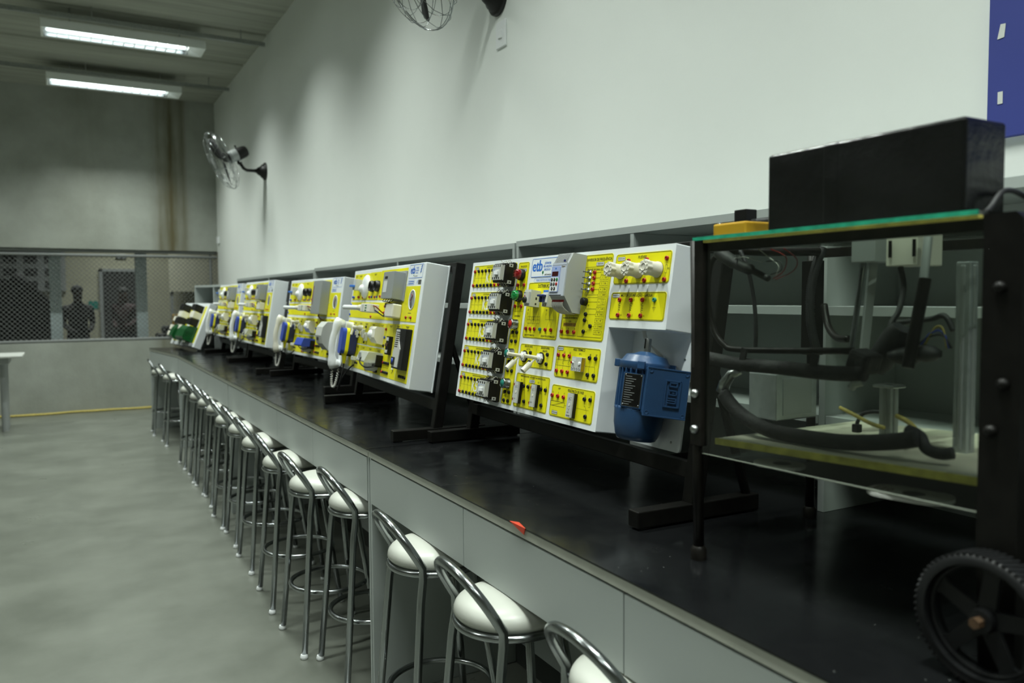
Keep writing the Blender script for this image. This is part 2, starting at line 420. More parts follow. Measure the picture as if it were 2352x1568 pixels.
M['tube'] = mat('lit_tube', (0.9, 0.95, 0.92), 0.4, emit=(0.90, 1.0, 0.97), es=12.0)
lamp = make_lamp('nearer of the two lit fluorescent fittings on the concrete ceiling', (0.67, 9.17, 4.15), 'lit ceiling fittings')
dup(lamp, (0.69, 11.22, 4.15), 0, 'farther lit fluorescent fitting, close to the stained concrete wall')
for x, yv in [(0.67, 7.1), (0.67, 5.05), (0.67, 3.0), (0.67, 0.95), (0.67, -1.1)] + [(xx, yv) for xx in (-2.3, -5.2) for yv in (-1.1, 3.0, 7.1, 11.22)]:
    dup(lamp, (x, yv, 4.15), 0, 'lit fluorescent fitting on the ceiling outside the view', 'ceiling fittings out of view')
# unseen fittings added to light the space and back wall beyond the mesh
d2 = dup(lamp, (0.4, YF+2.7, 4.15), 0, 'unseen fluorescent fitting added to light the space beyond the wire mesh', 'ceiling fittings out of view')
d3 = dup(lamp, (1.3, YF+4.7, 4.15), 0, 'unseen fluorescent fitting added to light the space beyond the wire mesh', 'ceiling fittings out of view')
for o in kids(d2)+kids(d3):
    if o.type == 'LIGHT':
        o.data = o.data.copy(); o.data.energy = 26 if o.parent is d2 else 42

# ================================================================== WIRE-MESH OPENING IN THE FAR WALL
t = thing('wire_mesh_screen', 'chain-link wire mesh screen in a grey pipe frame across the far wall opening', 'mesh screen', (0, YF+0.06, 0.955))
x0, x1, z1 = -4.2, XW-0.005, 1.28
b = MB()
b.cyl((x0, 0, z1-0.02), (x1, 0, z1-0.02), 0.028, 'mesh', 10).cyl((x0, -0.01, z1-0.085), (x1, -0.01, z1-0.085), 0.022, 'mesh', 10)
b.build('top_rail', t)
b = MB(); b.cyl((x0, 0, 0.022), (x1, 0, 0.022), 0.022, 'mesh', 10); b.build('bottom_rail', t)
MB().cyl((x1-0.09, 0, 0), (x1-0.09, 0, z1), 0.02, 'mesh', 10).build('end_post', t)
b = MB(); pitch_ = 0.062; wr = 0.0029
n = int((x1-x0+z1)/pitch_)+2
for sgn in (1, -1):
    for i in range(n):
        c = x0 - (z1 if sgn > 0 else 0) + i*pitch_
        # wire x = c + sgn-dependent, 45 degrees, clipped to the frame
        pts = []
        for zz in (0.03, z1-0.10):
            pts.append((c+zz, zz) if sgn > 0 else (c+0.0-zz, zz))
        (xa, za), (xb, zb) = pts
        def clip(xa, za, xb, zb):
            for lim, lo in ((x0, True), (x1, False)):
                if (xa < lim) == lo and (xb < lim) == lo: return None
                if (xa < lim) == lo: za += (zb-za)*(lim-xa)/(xb-xa); xa = lim
                elif (xb < lim) == lo: zb = za+(zb-za)*(lim-xa)/(xb-xa); xb = lim
            return xa, za, xb, zb
        q = clip(xa, za, xb, zb)
        if q and abs(q[0]-q[2]) > 0.01:
            b.cyl((q[0], 0.006*sgn, q[1]), (q[2], 0.006*sgn, q[3]), wr, 'mesh', 4, smooth=False)
o = b.build('wire_mesh', t); o['kind'] = 'stuff'

for px, lab in ((128, 'pale blue-grey column behind the mesh, left of the standing person'), (325, 'pale blue-grey column behind the mesh, beside the dark doorway')):
    p = aty(px, 680, YF+0.62)
    c = MB().bb(-0.075, 0.075, -0.075, 0.075, 0, ZC+0.02, 'post').bb(-0.11, 0.11, -0.11, 0.11, 0, 0.02, 'post').build('column', None, 0.006, loc=(p.x, p.y, 0))
    tag(c, lab, 'column', 'columns beyond the mesh')

# hanging pale board, dark rack, covered bulk and noticeboard beyond the mesh
p = aty(388, 640, YF+5.8); zb = aty(420, 670, YF+5.8).z
t = thing('whiteboard', 'large pale board standing behind the mesh at the right', 'board', (p.x, p.y, 0))
MB().bb(0, 1.35, -0.02, 0.02, zb, zb+1.25, 'boardcream').build('panel', t, 0.004)
for xx in (0.02, 1.27): MB().bb(xx, xx+0.06, 0.021, 0.06, 0, zb+0.6, 'psu').build('leg', t)
p = aty(432, 640, YF+3.4)
t = thing('machine_tool', 'low dark machine with yellow guards behind the mesh at the right', 'machine', (p.x+0.1, YF+2.5, 0))
MB().bb(-0.75, 0.7, -0.3, 0.3, 0, 0.95, 'blackpaint').bb(-0.65, 0.6, -0.25, 0.25, 0.95, 1.08, 'darkcloth').build('body', t, 0.03)
MB().bb(-0.5, -0.25, -0.32, 0.0, 1.0, 1.28, 'mustard').build('guard', t, 0.02)
MB().bb(0.05, 0.25, -0.32, 0.0, 0.98, 1.18, 'mustard').build('guard', t, 0.02)
MB().cyl((-0.4, -0.1, 1.35), (0.35, -0.1, 1.28), 0.018, 'psu').build('arm', t)
p = aty(40, 720, YF+2.3)
t = thing('covered_machine', 'large dark rounded bulky machine behind the mesh at the far left', 'machine', (p.x-0.12, p.y, 0))
poly = [(-0.62, 0), (0.72, 0), (0.72, 0.75), (0.66, 1.25), (0.55, 1.58), (0.40, 1.72), (0.18, 1.80), (0.0, 1.86), (-0.3, 1.90), (-0.62, 1.9)]
MB().prism(poly, -0.5, 0.5, 'darkcloth', Matrix.Rotation(PI/2, 4, 'X')).build('body', t, 0.06, 3)
MB().lathe([(0.10, 0), (0.12, 0.08), (0.07, 0.16), (0.02, 0.19)], 'darkcloth', Matrix.Translation((0.15, 0, 1.78)), 12).build('cap', t)
MB().cyl((-0.18, 0, 1.8), (-0.18, 0, 2.2), 0.05, 'blackpaint').build('column', t)
p = aty(50, 610, YF+6.0)
t = thing('wall_rack', 'wall rack of small dark compartments behind the mesh, top left', 'rack', (p.x, YF+6.18, 1.72))
MB().bb(-0.75, 0.75, -0.06, 0.0, 0, 0.8, 'psu').build('frame', t)
for j in range(3):
    for k in range(4):
        MB().bb(-0.66+k*0.35, -0.44+k*0.35, -0.075, -0.055, 0.06+j*0.25, 0.20+j*0.25, 'darkcloth').build('compartment', t)
tag(MB().bb(-0.10, 0.10, -0.03, 0, 0, 0.09, 'psu').build('exit_sign_box', None, 0.004, loc=(DX, YF+6.19, 2.40)), 'small grey box fixed to the wall above the dark doorway', 'box')
tag(MB().bb(-0.09, 0.09, -0.012, 0, 0, 0.16, 'teal').build('notice', None, loc=(aty(215, 700, YF+6.1).x, YF+6.199, 1.35)), 'small pale turquoise notice on the wall beside the standing person', 'notice')

def person_mat(name, zs):
    m = bpy.data.materials.new(name); m.use_nodes = True; nt = m.node_tree; b = nt.nodes['Principled BSDF']; b.inputs['Roughness'].default_value = 0.8
    tc = nt.nodes.new('ShaderNodeTexCoord'); sx = nt.nodes.new('ShaderNodeSeparateXYZ'); nt.links.new(tc.outputs['Object'], sx.inputs[0])
    mr = nt.nodes.new('ShaderNodeMapRange'); mr.inputs['From Max'].default_value = 2.0; nt.links.new(sx.outputs['Z'], mr.inputs['Value'])
    r = nt.nodes.new('ShaderNodeValToRGB'); r.color_ramp.interpolation = 'CONSTANT'; nt.links.new(mr.outputs[0], r.inputs['Fac'])
    r.color_ramp.elements[0].position = 0; r.color_ramp.elements[0].color = (*zs[0][1], 1)
    r.color_ramp.elements[1].position = zs[1][0]/2; r.color_ramp.elements[1].color = (*zs[1][1], 1)
    for z, c in zs[2:]:
        e = r.color_ramp.elements.new(z/2); e.color = (*c, 1)
    nt.links.new(r.outputs['Color'], b.inputs['Base Color'])
    return m
def person(label, loc, rz, mname, joints, edges, hair):
    t = thing('person', label, 'person', loc, rz)
    me = bpy.data.meshes.new('body'); me.from_pydata([j[:3] for j in joints], edges, []); me.update()
    o = bpy.data.objects.new('body', me); COL.objects.link(o); o.parent = t; me.materials.append(M[mname])
    sk = o.modifiers.new('skin', 'SKIN'); sk.use_smooth_shade = True
    for i, j in enumerate(joints):
        me.skin_vertices[0].data[i].radius = (j[3], j[4] if len(j) > 4 else j[3])
    me.skin_vertices[0].data[0].use_root = True
    su = o.modifiers.new('sub', 'SUBSURF'); su.levels = 2; su.render_levels = 2
    h = MB(); h.sphere(hair[:3], 0.098, 'darkcloth', 16, (0.92, 1.05, 0.85)); h.build('hair', t)
    return t
SK = (0.05, 0.030, 0.022)
M['clothes_a'] = person_mat('dark_shirt_and_trousers', [(0, (0.012, 0.012, 0.014)), (0.09, (0.02, 0.022, 0.03)), (0.93, (0.014, 0.012, 0.013)), (1.50, SK)])
M['clothes_b'] = person_mat('dark_red_shirt_and_jeans', [(0, (0.012, 0.012, 0.012)), (0.09, (0.018, 0.02, 0.03)), (0.90, (0.020, 0.006, 0.007)), (1.48, SK)])
J = [(0, 0, 0.96, .15, .11), (0, 0, 1.15, .14, .10), (0, 0.0, 1.36, .17, .11), (0, 0, 1.47, .06, .06), (0, -0.01, 1.56, .07, .08), (0, -0.015, 1.65, .08, .095), (0, -0.01, 1.73, .06, .07),
     (-.19, 0, 1.40, .065), (-.225, 0.01, 1.15, .048), (-.14, -.17, 1.02, .04), (-.08, -.24, 1.01, .04), (.19, 0, 1.40, .065), (.225, 0.01, 1.15, .048), (.14, -.17, 1.04, .04), (.07, -.24, 1.03, .04),
     (-.10, 0, .88, .10), (-.11, -.01, .48, .068), (-.12, .01, .09, .05), (-.13, -.14, .04, .04), (.10, 0, .88, .10), (.12, -.01, .48, .068), (.13, .01, .09, .05), (.14, -.14, .04, .04)]
Ed = [(0, 1), (1, 2), (2, 3), (3, 4), (4, 5), (5, 6), (2, 7), (7, 8), (8, 9), (9, 10), (2, 11), (11, 12), (12, 13), (13, 14), (0, 15), (15, 16), (16, 17), (17, 18), (0, 19), (19, 20), (20, 21), (21, 22)]
p = aty(179, 720, YF+2.6)
person('person standing behind the mesh in dark shirt and trousers, hands together in front', (p.x, p.y, 0), 0.25, 'clothes_a', J, Ed, (0, 0.012, 1.705))
J2 = [list(j) for j in J]
for j in J2:
    if j[2] > 0.97: j[0] -= 0.05*(j[2]-0.96)/0.6
p = aty(291, 720, YF+4.8)
person('person in dark red shirt standing in front of the dark doorway behind the mesh', (p.x, p.y, 0), -0.5, 'clothes_b', J2, Ed, (-0.06, 0.012, 1.705))

# yellow cable lying along the foot of the far wall
path = []
x = -4.0
while x < 1.25:
    path.append((x, YF-0.09+0.025*math.sin(x*5.1)+0.012*math.sin(x*13), 0.014)); x += 0.1
b = MB().tube(path, 0.013, 'cordy', 8)
b.tube([(px_, py_-0.04+0.012*math.sin(px_*9+1), 0.012) for px_, py_, _ in path], 0.011, 'cordy', 8)
tag(b.build('yellow_rope'), 'yellow cord lying along the foot of the concrete wall', 'cord')

# light table at the left edge
p = atz(13, 990, 0.0)
t = thing('side_table', 'small pale table with a grey leg at the left edge of the view', 'table', (p.x-0.45, p.y, 0))
MB().bb(-0.55, 0.66, -0.3, 0.42, 0.875, 0.90, 'devgrey').build('tabletop', t, 0.008)
MB().bb(-0.45, 0.52, -0.22, 0.34, 0.80, 0.875, 'psu').build('apron', t, 0.004)
for sx in (-0.4, 0.45):
    for sy in (-0.0, 0.30):
        MB().cyl((sx, sy, 0), (sx, sy, 0.82), 0.036, 'psu', 12).build('leg', t)
t = thing('desk_easel', 'slanted pale grey stand on the small table at the left edge', 'stand', (p.x-0.32, p.y+0.1, 0.9005))
MB().box((0, 0, 0.20), (0.04, 0.3, 0.36), 'devgrey', Matrix.Rotation(-0.35, 4, 'Y')).build('board', t, 0.005)
MB().bb(-0.2, 0.12, -0.12, 0.12, 0, 0.03, 'white').build('base', t, 0.005)

# ================================================================== WALL THINGS
# switch plate under the near fan, small box near the corner, blue board with paper scraps
t = thing('switch_plate', 'white glossy switch plate on the wall just below the near fan', 'switch plate', (XW, 3.715, 2.83))
MB().bb(-0.010, 0.0, -0.052, 0.052, 0, 0.135, 'white').build('plate', t, 0.004, 3)
MB().bb(-0.016, -0.009, -0.02, 0.02, 0.045, 0.09, 'white').build('rocker', t, 0.004, 3)
tag(MB().bb(-0.035, 0, -0.04, 0.04, 0, 0.10, 'white').build('junction_box', None, 0.006, loc=(XW, 12.28, 2.34)), 'small white junction box on the white wall near the far corner', 'box')
t = thing('blue_board', 'dark blue wall board at the upper right edge with scraps of paper', 'board', (XW, 0, 1.915))
MB().bb(-0.018, 0.0, -0.6, 1.178, 0, 1.5, 'board_blue').build('panel', t, 0.002)
tag(MB().add([(XW-0.0195, y_, z_) for y_, z_ in ((1.1560, 2.156), (1.1395, 2.158), (1.1365, 2.190), (1.1490, 2.191))]+[(XW-0.0182, y_, z_) for y_, z_ in ((1.1560, 2.156), (1.1395, 2.158), (1.1365, 2.190), (1.1490, 2.191))],
    [(0, 1, 2, 3), (7, 6, 5, 4), (0, 4, 5, 1), (1, 5, 6, 2), (2, 6, 7, 3), (3, 7, 4, 0)], 'paper').build('paper_scrap'), 'upper slanted white paper scrap stuck on the blue board', 'paper scrap', 'paper scraps on the blue board')
tag(MB().bb(XW-0.0195, XW-0.0182, 1.1395, 1.1515, 1.998, 2.0275, 'paper').build('paper_scrap'), 'lower upright white paper scrap stuck on the blue board', 'paper scrap', 'paper scraps on the blue board')

def make_fan(label, loc, group, tilt, turn):
    t = thing('wall_fan', label, 'fan', loc, 0, group)
    # local: wall at x=0, fan hangs towards -x
    b = MB(); T = Matrix.Rotation(-PI/2, 4, 'Y')
    b.lathe([(0.098, 0.0), (0.098, 0.012), (0.088, 0.022), (0.078, 0.026), (0.070, 0.045), (0.055, 0.055), (0.038, 0.085), (0.022, 0.10), (0.02, 0.12)], 'black', T, 28)
    b.build('wall_mount', t)
    b = MB(); b.tube([(-0.10, 0, 0), (-0.20, 0, 0.0), (-0.235, 0, 0.02), (-0.275, 0, 0.075)], 0.017, 'black', 12)
    b.sphere((-0.277, 0, 0.08), 0.028, 'black', 12)
    b.build('arm', t)
    # head frame: axis a points from the motor to the front of the cage
    H = Matrix.Translation((-0.30, 0, 0.165)) @ Matrix.Rotation(turn, 4, 'Z') @ Matrix.Rotation(-PI/2-tilt, 4, 'Y')
    b = MB(); b.T = H
    b.lathe([(0.02, -0.125), (0.052, -0.115), (0.064, -0.085), (0.068, -0.03), (0.068, -0.0)], 'black', None, 24)
    b.lathe([(0.012, 0.105), (0.03, 0.11), (0.03, 0.15), (0.0001, 0.155)], 'black', None, 16)
    b.lathe([(0.058, 0.09), (0.062, 0.095), (0.05, 0.11)], 'black', None, 24)
    b.cyl((0.062, 0, -0.02), (0.085, 0, -0.02), 0.008, 'black', 8).sphere((0.09, 0, -0.02), 0.012, 'black', 8)
    b.build('motor_housing', t)
    b = MB(); b.T = H; b.lathe([(0.066, 0.0), (0.068, 0.005), (0.066, 0.09)], 'psu', None, 24); b.build('motor_band', t)
    b = MB(); b.sphere((-0.275, 0, 0.085), 0.022, 'white', 12, (1, 1.3, 1)); b.build('tilt_knob', t)
    b = MB(); b.T = H
    Rc, z0, z1, zm = 0.325, 0.10, 0.275, 0.185
    for rr, zz, wr in ((Rc, zm, 0.0035), (Rc-0.004, zm+0.012, 0.0025), (0.27, zm+0.066, 0.0017), (0.20, z1-0.006, 0.0017), (0.13, z1, 0.0017), (0.075, z1, 0.0022), (0.27, zm-0.06, 0.0017), (0.19, z0+0.004, 0.0017), (0.11, z0, 0.0017), (0.065, z0, 0.0025)):
        b.tube([(rr*math.cos(2*PI*k/40), rr*math.sin(2*PI*k/40), zz) for k in range(40)], wr, 'chrome', 5, True)
    prof_f = [(0.06, z1), (0.20, z1-0.006), (0.27, zm+0.066), (0.315, zm+0.03), (Rc, zm)]
    prof_b = [(0.06, z0), (0.19, z0+0.004), (0.27, zm-0.06), (0.315, zm-0.028), (Rc, zm)]
    for k in range(16):
        a = 2*PI*k/16; ca, sa = math.cos(a), math.sin(a)
        b.tube([(r*ca, r*sa, z) for r, z in prof_f], 0.0019, 'chrome', 5)
        a += PI/16; ca, sa = math.cos(a), math.sin(a)
        b.tube([(r*ca, r*sa, z) for r, z in prof_b], 0.0019, 'chrome', 5)
    b.lathe([(0.0001, z1+0.004), (0.045, z1+0.003), (0.07, z1-0.004)], 'psu', None, 20)
    b.build('cage', t)
    for k in range(3):
        a = 2*PI*k/3+0.5
        b = MB(); b.T = H @ Matrix.Rotation(a, 4, 'Z')
        vs = []; fs = []
        st = [(0.02, 0.02, 0.06), (0.07, 0.045, 0.5), (0.14, 0.065, 0.42), (0.21, 0.072, 0.34), (0.265, 0.06, 0.28), (0.285, 0.03, 0.25)]
        for r, hw, an in st:
            for e, th in ((-1, 0.0025), (1, 0.0025), (1, -0.0025), (-1, -0.0025)):
                vs.append((r, e*hw*math.cos(an), 0.17+e*hw*math.sin(an)+th))
        for i in range(len(st)-1):
            for j in range(4):
                l = (j+1) % 4; fs.append((i*4+j, i*4+l, i*4+4+l, i*4+4+j))
        fs += [(3, 2, 1, 0), tuple(len(vs)-4+q for q in range(4))]
        b.add(vs, fs, 'rubber', True); b.build('blade', t)
    return t
fan = make_fan('near wall fan, only its cage bottom and black mount showing at the top edge', (XW, 3.75, 3.10), 'black wall fans', 0.45, 0.0)
dup(fan, (XW, 9.22, 2.955), 0, 'far wall fan seen whole and edge-on near the corner of the room')

# ================================================================== LAB BENCHES
HB = 0.96
def bench(label, P0, P1, depth, seams, end_panels=(True, True), legs=()):
    # P0 near front corner, P1 far front corner (plan); local x along the front edge, local y towards the wall
    P0, P1 = Vector(P0), Vector(P1); d = (P1-P0); L = d.length; ang = math.atan2(d.y, d.x)
    t = thing('lab_bench', label, 'bench', (P0.x, P0.y, 0), ang, 'lab benches along the wall')
    D = -depth                                   # the wall is on the local -y side
    b = MB(); b.bb(0.0, L, D, 0.004, HB-0.004, HB, 'worktop'); b.build('worktop', t)
    b = MB(); b.bb(0.0, L, D, 0.0, HB-0.030, HB-0.004, 'edgeband'); b.build('edge_band', t, 0.001)
    xs = [0.018]+list(seams)+[L-0.018]
    for i in range(len(xs)-1):
        MB().bb(xs[i]+0.002, xs[i+1]-0.002, -0.026, -0.0015, HB-0.205, HB-0.0365, 'laminate').build('drawer_front', t, 0.001)
    b = MB(); b.bb(0.018, L-0.018, -0.05, -0.0265, HB-0.200, HB-0.0305, 'darkline').build('front_rail', t)
    for i, xx in enumerate((0.0, L-0.018)):
        MB().bb(xx+0.0008, xx+0.0172, D+0.02, -0.004, 0.0, HB-0.030, 'laminate').build('side_panel', t, 0.001)
    for xx in legs:
        MB().bb(xx, xx+0.018, D+0.02, -0.35, 0.0, HB-0.030, 'laminate').build('divider_panel', t, 0.001)
    MB().bb(0.018, L-0.018, D+0.42, D+0.44, 0.10, HB-0.030, 'laminate').build('back_panel', t)
    MB().bb(0.018, L-0.018, D+0.425, D+0.437, 0.0, 0.095, 'darkline').build('plinth', t)
    return t
P_A0, P_AB, P_BC, P_CD, P_D = (0.966, -0.35), (0.9985, 2.884), (1.018, 5.912), (1.043, 8.862), (0.904, 10.35)
bench('nearest lab bench, grey drawer fronts and black top with the red tape corner', P_A0, (P_AB[0], P_AB[1]-0.003), 1.06, [0.72, 1.635, 2.40])
bench('second lab bench from the camera, black top under the two middle trainer boards', (P_AB[0], P_AB[1]+0.003), (P_BC[0], P_BC[1]-0.003), 1.03, [0.79, 1.52, 2.25])
bench('third lab bench from the camera, under the two far yellow trainer boards', (P_BC[0], P_BC[1]+0.003), (P_CD[0], P_CD[1]-0.003), 1.01, [0.95, 1.75])
bench('short angled lab bench at the far end under the tilted board with green blocks', (P_CD[0]+0.004, P_CD[1]+0.03), P_D, 0.92, [0.75])

# red tape folded over the bench edge
xe = 0.9835
ya, yb_ = atx(1173, 1204, xe).y, atx(1208, 1219, xe).y
q = atz(1191, 1200, HB); q.x = max(q.x, xe+0.012)
b = MB()
tri = [(xe-0.0012, ya), (xe-0.0012, yb_), (q.x, q.y)]
b.add([(x_, y_, HB+0.0004) for x_, y_ in tri]+[(x_, y_, HB+0.0012) for x_, y_ in tri], [(2, 1, 0), (3, 4, 5), (0, 1, 4, 3), (1, 2, 5, 4), (2, 0, 3, 5)], 'redtape')
yc = yb_+0.006
b.add([(x_, y_, z_) for x_ in (xe-0.0035, xe-0.0012) for y_, z_ in ((ya, HB+0.0012), (yb_, HB+0.0012), (yc, HB-0.016))], [(0, 1, 2), (5, 4, 3), (0, 3, 4, 1), (1, 4, 5, 2), (2, 5, 3, 0)], 'redtape')
tag(b.build('tape_corner'), 'small red triangle of tape folded over the bench front edge', 'tape')

# ================================================================== SHELF UNITS STANDING ON THE BENCHES
def shelf(label, P0, P1, depth, ztop, divs, boards=(0.518, 0.232)):
    P0, P1 = Vector(P0), Vector(P1); d = P1-P0; L = d.length; ang = math.atan2(d.y, d.x)
    t = thing('shelf_unit', label, 'shelf unit', (P0.x, P0.y, HB), ang, 'shelf units along the wall')
    H = ztop-HB; D = -depth
    MB().bb(0, L, D, 0, H-0.025, H, 'laminate').build('top_board', t, 0.001)
    for xx in (0, L-0.02):
        MB().bb(xx, xx+0.02, D, 0, 0, H-0.0255, 'laminate').build('side_panel', t, 0.001)
    for xx in divs:
        MB().bb(xx-0.01, xx+0.01, D+0.013, -0.001, 0, H-0.0255, 'laminate').build('divider', t, 0.001)
    e = [0.02]+list(divs)+[L-0.02]
    for z in boards:
        for i in range(len(e)-1):
            MB().bb(e[i]+(0.011 if i else 0), e[i+1]-(0.011 if i < len(e)-2 else 0), D+0.013, -0.002, z, z+0.024, 'laminate').build('shelf_board', t, 0.001)
    MB().bb(0.02, L-0.02, D, D+0.012, 0, H-0.0255, 'laminate').build('back_panel', t)
    return t
shelf('nearest grey shelf unit, behind the motor trainer board and the black box', (1.725, -0.2), (1.735, 3.03), 0.30, 1.774, [0.72, 1.615, 2.42])
shelf('second grey shelf unit from the camera, behind the two middle trainer boards', (1.735, 3.045), (1.74, 6.22), 0.295, 1.768, [1.40])
shelf('third grey shelf unit from the camera, behind the two far yellow trainer boards', (1.74, 6.235), (1.735, 9.33), 0.29, 1.758, [1.55])
shelf('short angled grey shelf unit at the far end of the benches', (1.70, 9.40), (1.43, 10.38), 0.28, 1.70, [0.50], (0.50, 0.22))

# ================================================================== BAR STOOLS
def make_stool(label, loc):
    t = thing('bar_stool', label, 'bar stool', loc, 0, 'bar stools along the benches')
    zr = 0.70; R = 0.146; OFF = Matrix.Translation((-0.018, 0, 0))
    b = MB(); b.T = OFF; prof = [(0.001, zr-0.012), (R-0.004, zr-0.012), (R+0.004, zr-0.002)]
    for k in range(0, 11):
        a = PI/2*k/10
        prof.append((max(0.001, (R+0.006)*math.cos(a)**0.62), zr+0.002+0.051*math.sin(a)**0.85))
    b.lathe(prof, 'seat', None, 40, False); b.build('seat', t)
    b = MB(); b.T = OFF; b.tube([(R*math.cos(2*PI*k/48), R*math.sin(2*PI*k/48), zr-0.022) for k in range(48)], 0.011, 'chrome', 10, True)
    b.build('seat_ring', t)
    # rear legs and arched backrest are one bent tube (back faces the room, -x)
    rt = 0.0130; xb, yb = -0.095, 0.150
    def half(s):
        P = [(-0.168, s*0.176, 0.02), (-0.122, s*0.146, zr-0.10), (-0.112, s*0.141, zr-0.03)]
        return P
    arch = half(1)
    A = []
    for k in range(0, 21):
        a = PI*k/20
        yy = 0.143*math.cos(a); h = math.sin(a)**0.75
        A.append((-0.114-0.086*h, yy, zr+0.008+0.142*h))
    full = [Vector(p) for p in half(1)]+[Vector(p) for p in A]+[Vector(p) for p in half(-1)[::-1]]
    b = MB(); b.tube(full, rt, 'chrome', 12); b.build('backrest_frame', t)
    for s in (1, -1):
        b = MB(); b.tube([(0.085, s*0.085, zr-0.025), (0.165, s*0.176, 0.02)], rt, 'chrome', 12); b.build('leg', t)
    zf = 0.26; rf = 0.170
    b = MB(); b.tube([(rf*math.cos(2*PI*k/48), rf*math.sin(2*PI*k/48), zf) for k in range(48)], 0.0105, 'chrome', 10, True); b.build('footrest_ring', t)
    for x, y in ((-0.172, 0.179), (-0.172, -0.179), (0.167, 0.180), (0.167, -0.180)):
        MB().lathe([(0.013, 0.0), (0.0165, 0.003), (0.0165, 0.012), (0.0135, 0.02)], 'white', Matrix.Translation((x, y, 0)), 12).build('rubber_foot', t)
    return t
SY = [(1.075, 1.325, 'cropped by the bottom picture edge'), (1.040, 1.83, 'second from the near end of the row'),
      (1.055, 2.36, 'third from the near end of the row'), (1.085, 3.112, 'fourth, just beyond the bench end panel'),
      (1.025, 3.515, 'fifth from the near end'), (1.03, 4.07, 'sixth from the near end of the row'),
      (1.05, 4.70, 'seventh from the near end of the row'), (1.07, 5.24, 'eighth from the near end, mid-row'),
      (1.065, 5.69, 'ninth from the near end of the row'), (1.10, 6.31, 'tenth from the near end of the row'),
      (1.10, 6.74, 'eleventh from the near end of the row'), (1.10, 7.20, 'fifth from the far end of the row'),
      (1.10, 7.81, 'fourth from the far end of the row'), (1.09, 9.13, 'second from the far end of the row'), (1.05, 9.90, 'farthest one, nearest the concrete wall')]
stool = None
for i, (x, yv, tx) in enumerate(SY):
    lab = 'chrome bar stool, white round seat, ' + tx
    if stool is None: stool = make_stool(lab, (x, yv, 0))
    else: dup(stool, (x, yv, 0), (0.0 if i in (3, 8, 13) else random.uniform(-0.05, 0.05)), lab)

# ================================================================== ELECTRICAL TRAINER BOARDS
PS = 0.95                                     # boards are laid out in their own units, then scaled to real size
def board_root(label, name, o, yaw_, tilt, group):
    u = Vector((-math.sin(yaw_), -math.cos(yaw_), 0)); nh = Vector((-math.cos(yaw_), math.sin(yaw_), 0)); z = Vector((0, 0, 1))
    v = z*math.cos(tilt)-nh*math.sin(tilt); n = nh*math.cos(tilt)+z*math.sin(tilt)
    t = bpy.data.objects.new(name, None); COL.objects.link(t); t.empty_display_size = 0.05
    S = PS
    t.matrix_world = Matrix(((u.x*S, v.x*S, n.x*S, o[0]), (u.y*S, v.y*S, n.y*S, o[1]), (u.z*S, v.z*S, n.z*S, o[2]), (0, 0, 0, 1)))
    tag(t, label, 'trainer board', group)
    return t
def local_z(t, z):                            # v of the bench top plane for a point at given (u, w)
    Mi = t.matrix_world.inverted()
    def f(uu, ww):
        a = t.matrix_world @ Vector((uu, 0, ww)); k = t.matrix_world.col[1].z
        return (z-a.z)/k
    return f

def stand(t, W, top, uL, uR, dback, foot=0.16, rail_v=-0.028):
    # black square-tube stand: two inclined uprights, two feet resting on the bench, rails and rear struts
    fz = local_z(t, HB)
    b = MB(); wc = -dback-0.021; s = 0.042
    feet = []
    for uu in (uL, uR):
        vb = fz(uu, wc)
        b2 = MB(); b2.bb(uu-s/2, uu+s/2, vb+0.02, top, wc-s/2, wc+s/2, 'blackpaint'); b2.build('upright', t, 0.004)
        # foot: world-horizontal bar through the upright base
        Mi = t.matrix_world.inverted()
        base = t.matrix_world @ Vector((uu, vb, wc)); nh = (t.matrix_world.to_3x3() @ Vector((0, 0, 1))); nh.z = 0; nh.normalize()
        ux = t.matrix_world.to_3x3() @ Vector((1, 0, 0)); ux.normalize()
        R = Matrix((ux, nh, Vector((0, 0, 1)))).transposed().to_4x4()
        hf = 0.046
        b3 = MB(); b3.T = Mi @ Matrix.Translation((base.x, base.y, HB+0.0006)) @ R
        b3.bb(-0.021, 0.021, -0.215, foot+0.02, 0.004, hf, 'blackpaint'); b3.bb(-0.018, 0.018, foot-0.02, foot+0.012, 0, 0.006, 'rubber'); b3.bb(-0.018, 0.018, -0.205, -0.175, 0, 0.006, 'rubber')
        b3.build('foot', t, 0.005)
        b4 = MB(); b4.T = b3.T; b4.cyl((0, -0.19, 0.04), (0, -0.07, 0.40), 0.012, 'blackpaint', 8); b4.build('rear_strut', t)
    b.bb(uL, uR, rail_v-0.045, rail_v, wc-s/2, wc+s/2-0.001, 'blackpaint'); b.build('lower_rail', t, 0.003)
    b = MB(); b.bb(uL, uR, top-0.04, top, wc-s/2+0.001, wc+s/2-0.002, 'blackpaint'); b.build('upper_rail', t, 0.003)
    return t

EPS = 0.0006
def plate_base(b, u0, v0, u1, v1, r=0.010, border=True, thick=0.0012):
    b.prism(rrect(u0, v0, u1, v1, r), 0.0002, thick, 'yellow')
    if border:
        pts = rrect(u0+0.0022, v0+0.0022, u1-0.0022, v1-0.0022, r*0.8)
        b.poly(pts, 0.0011, thick+0.0004, 'ink', True)
    return thick+0.0005
def tagbox(b, u, v, wd=0.030, z=0.0017, txt='ATENÇÃO 220VAC'):
    b.prism(rrect(u-wd/2, v-0.0055, u+wd/2, v+0.0055, 0.003), z-0.0002, z+0.0001, 'inkgrey')
    b.poly(rrect(u-wd/2, v-0.0055, u+wd/2, v+0.0055, 0.003), 0.0007, z+0.0003, 'ink', True)
    b.text(txt, u, v, z+0.0005, 0.0052, 'ink', 0.72)

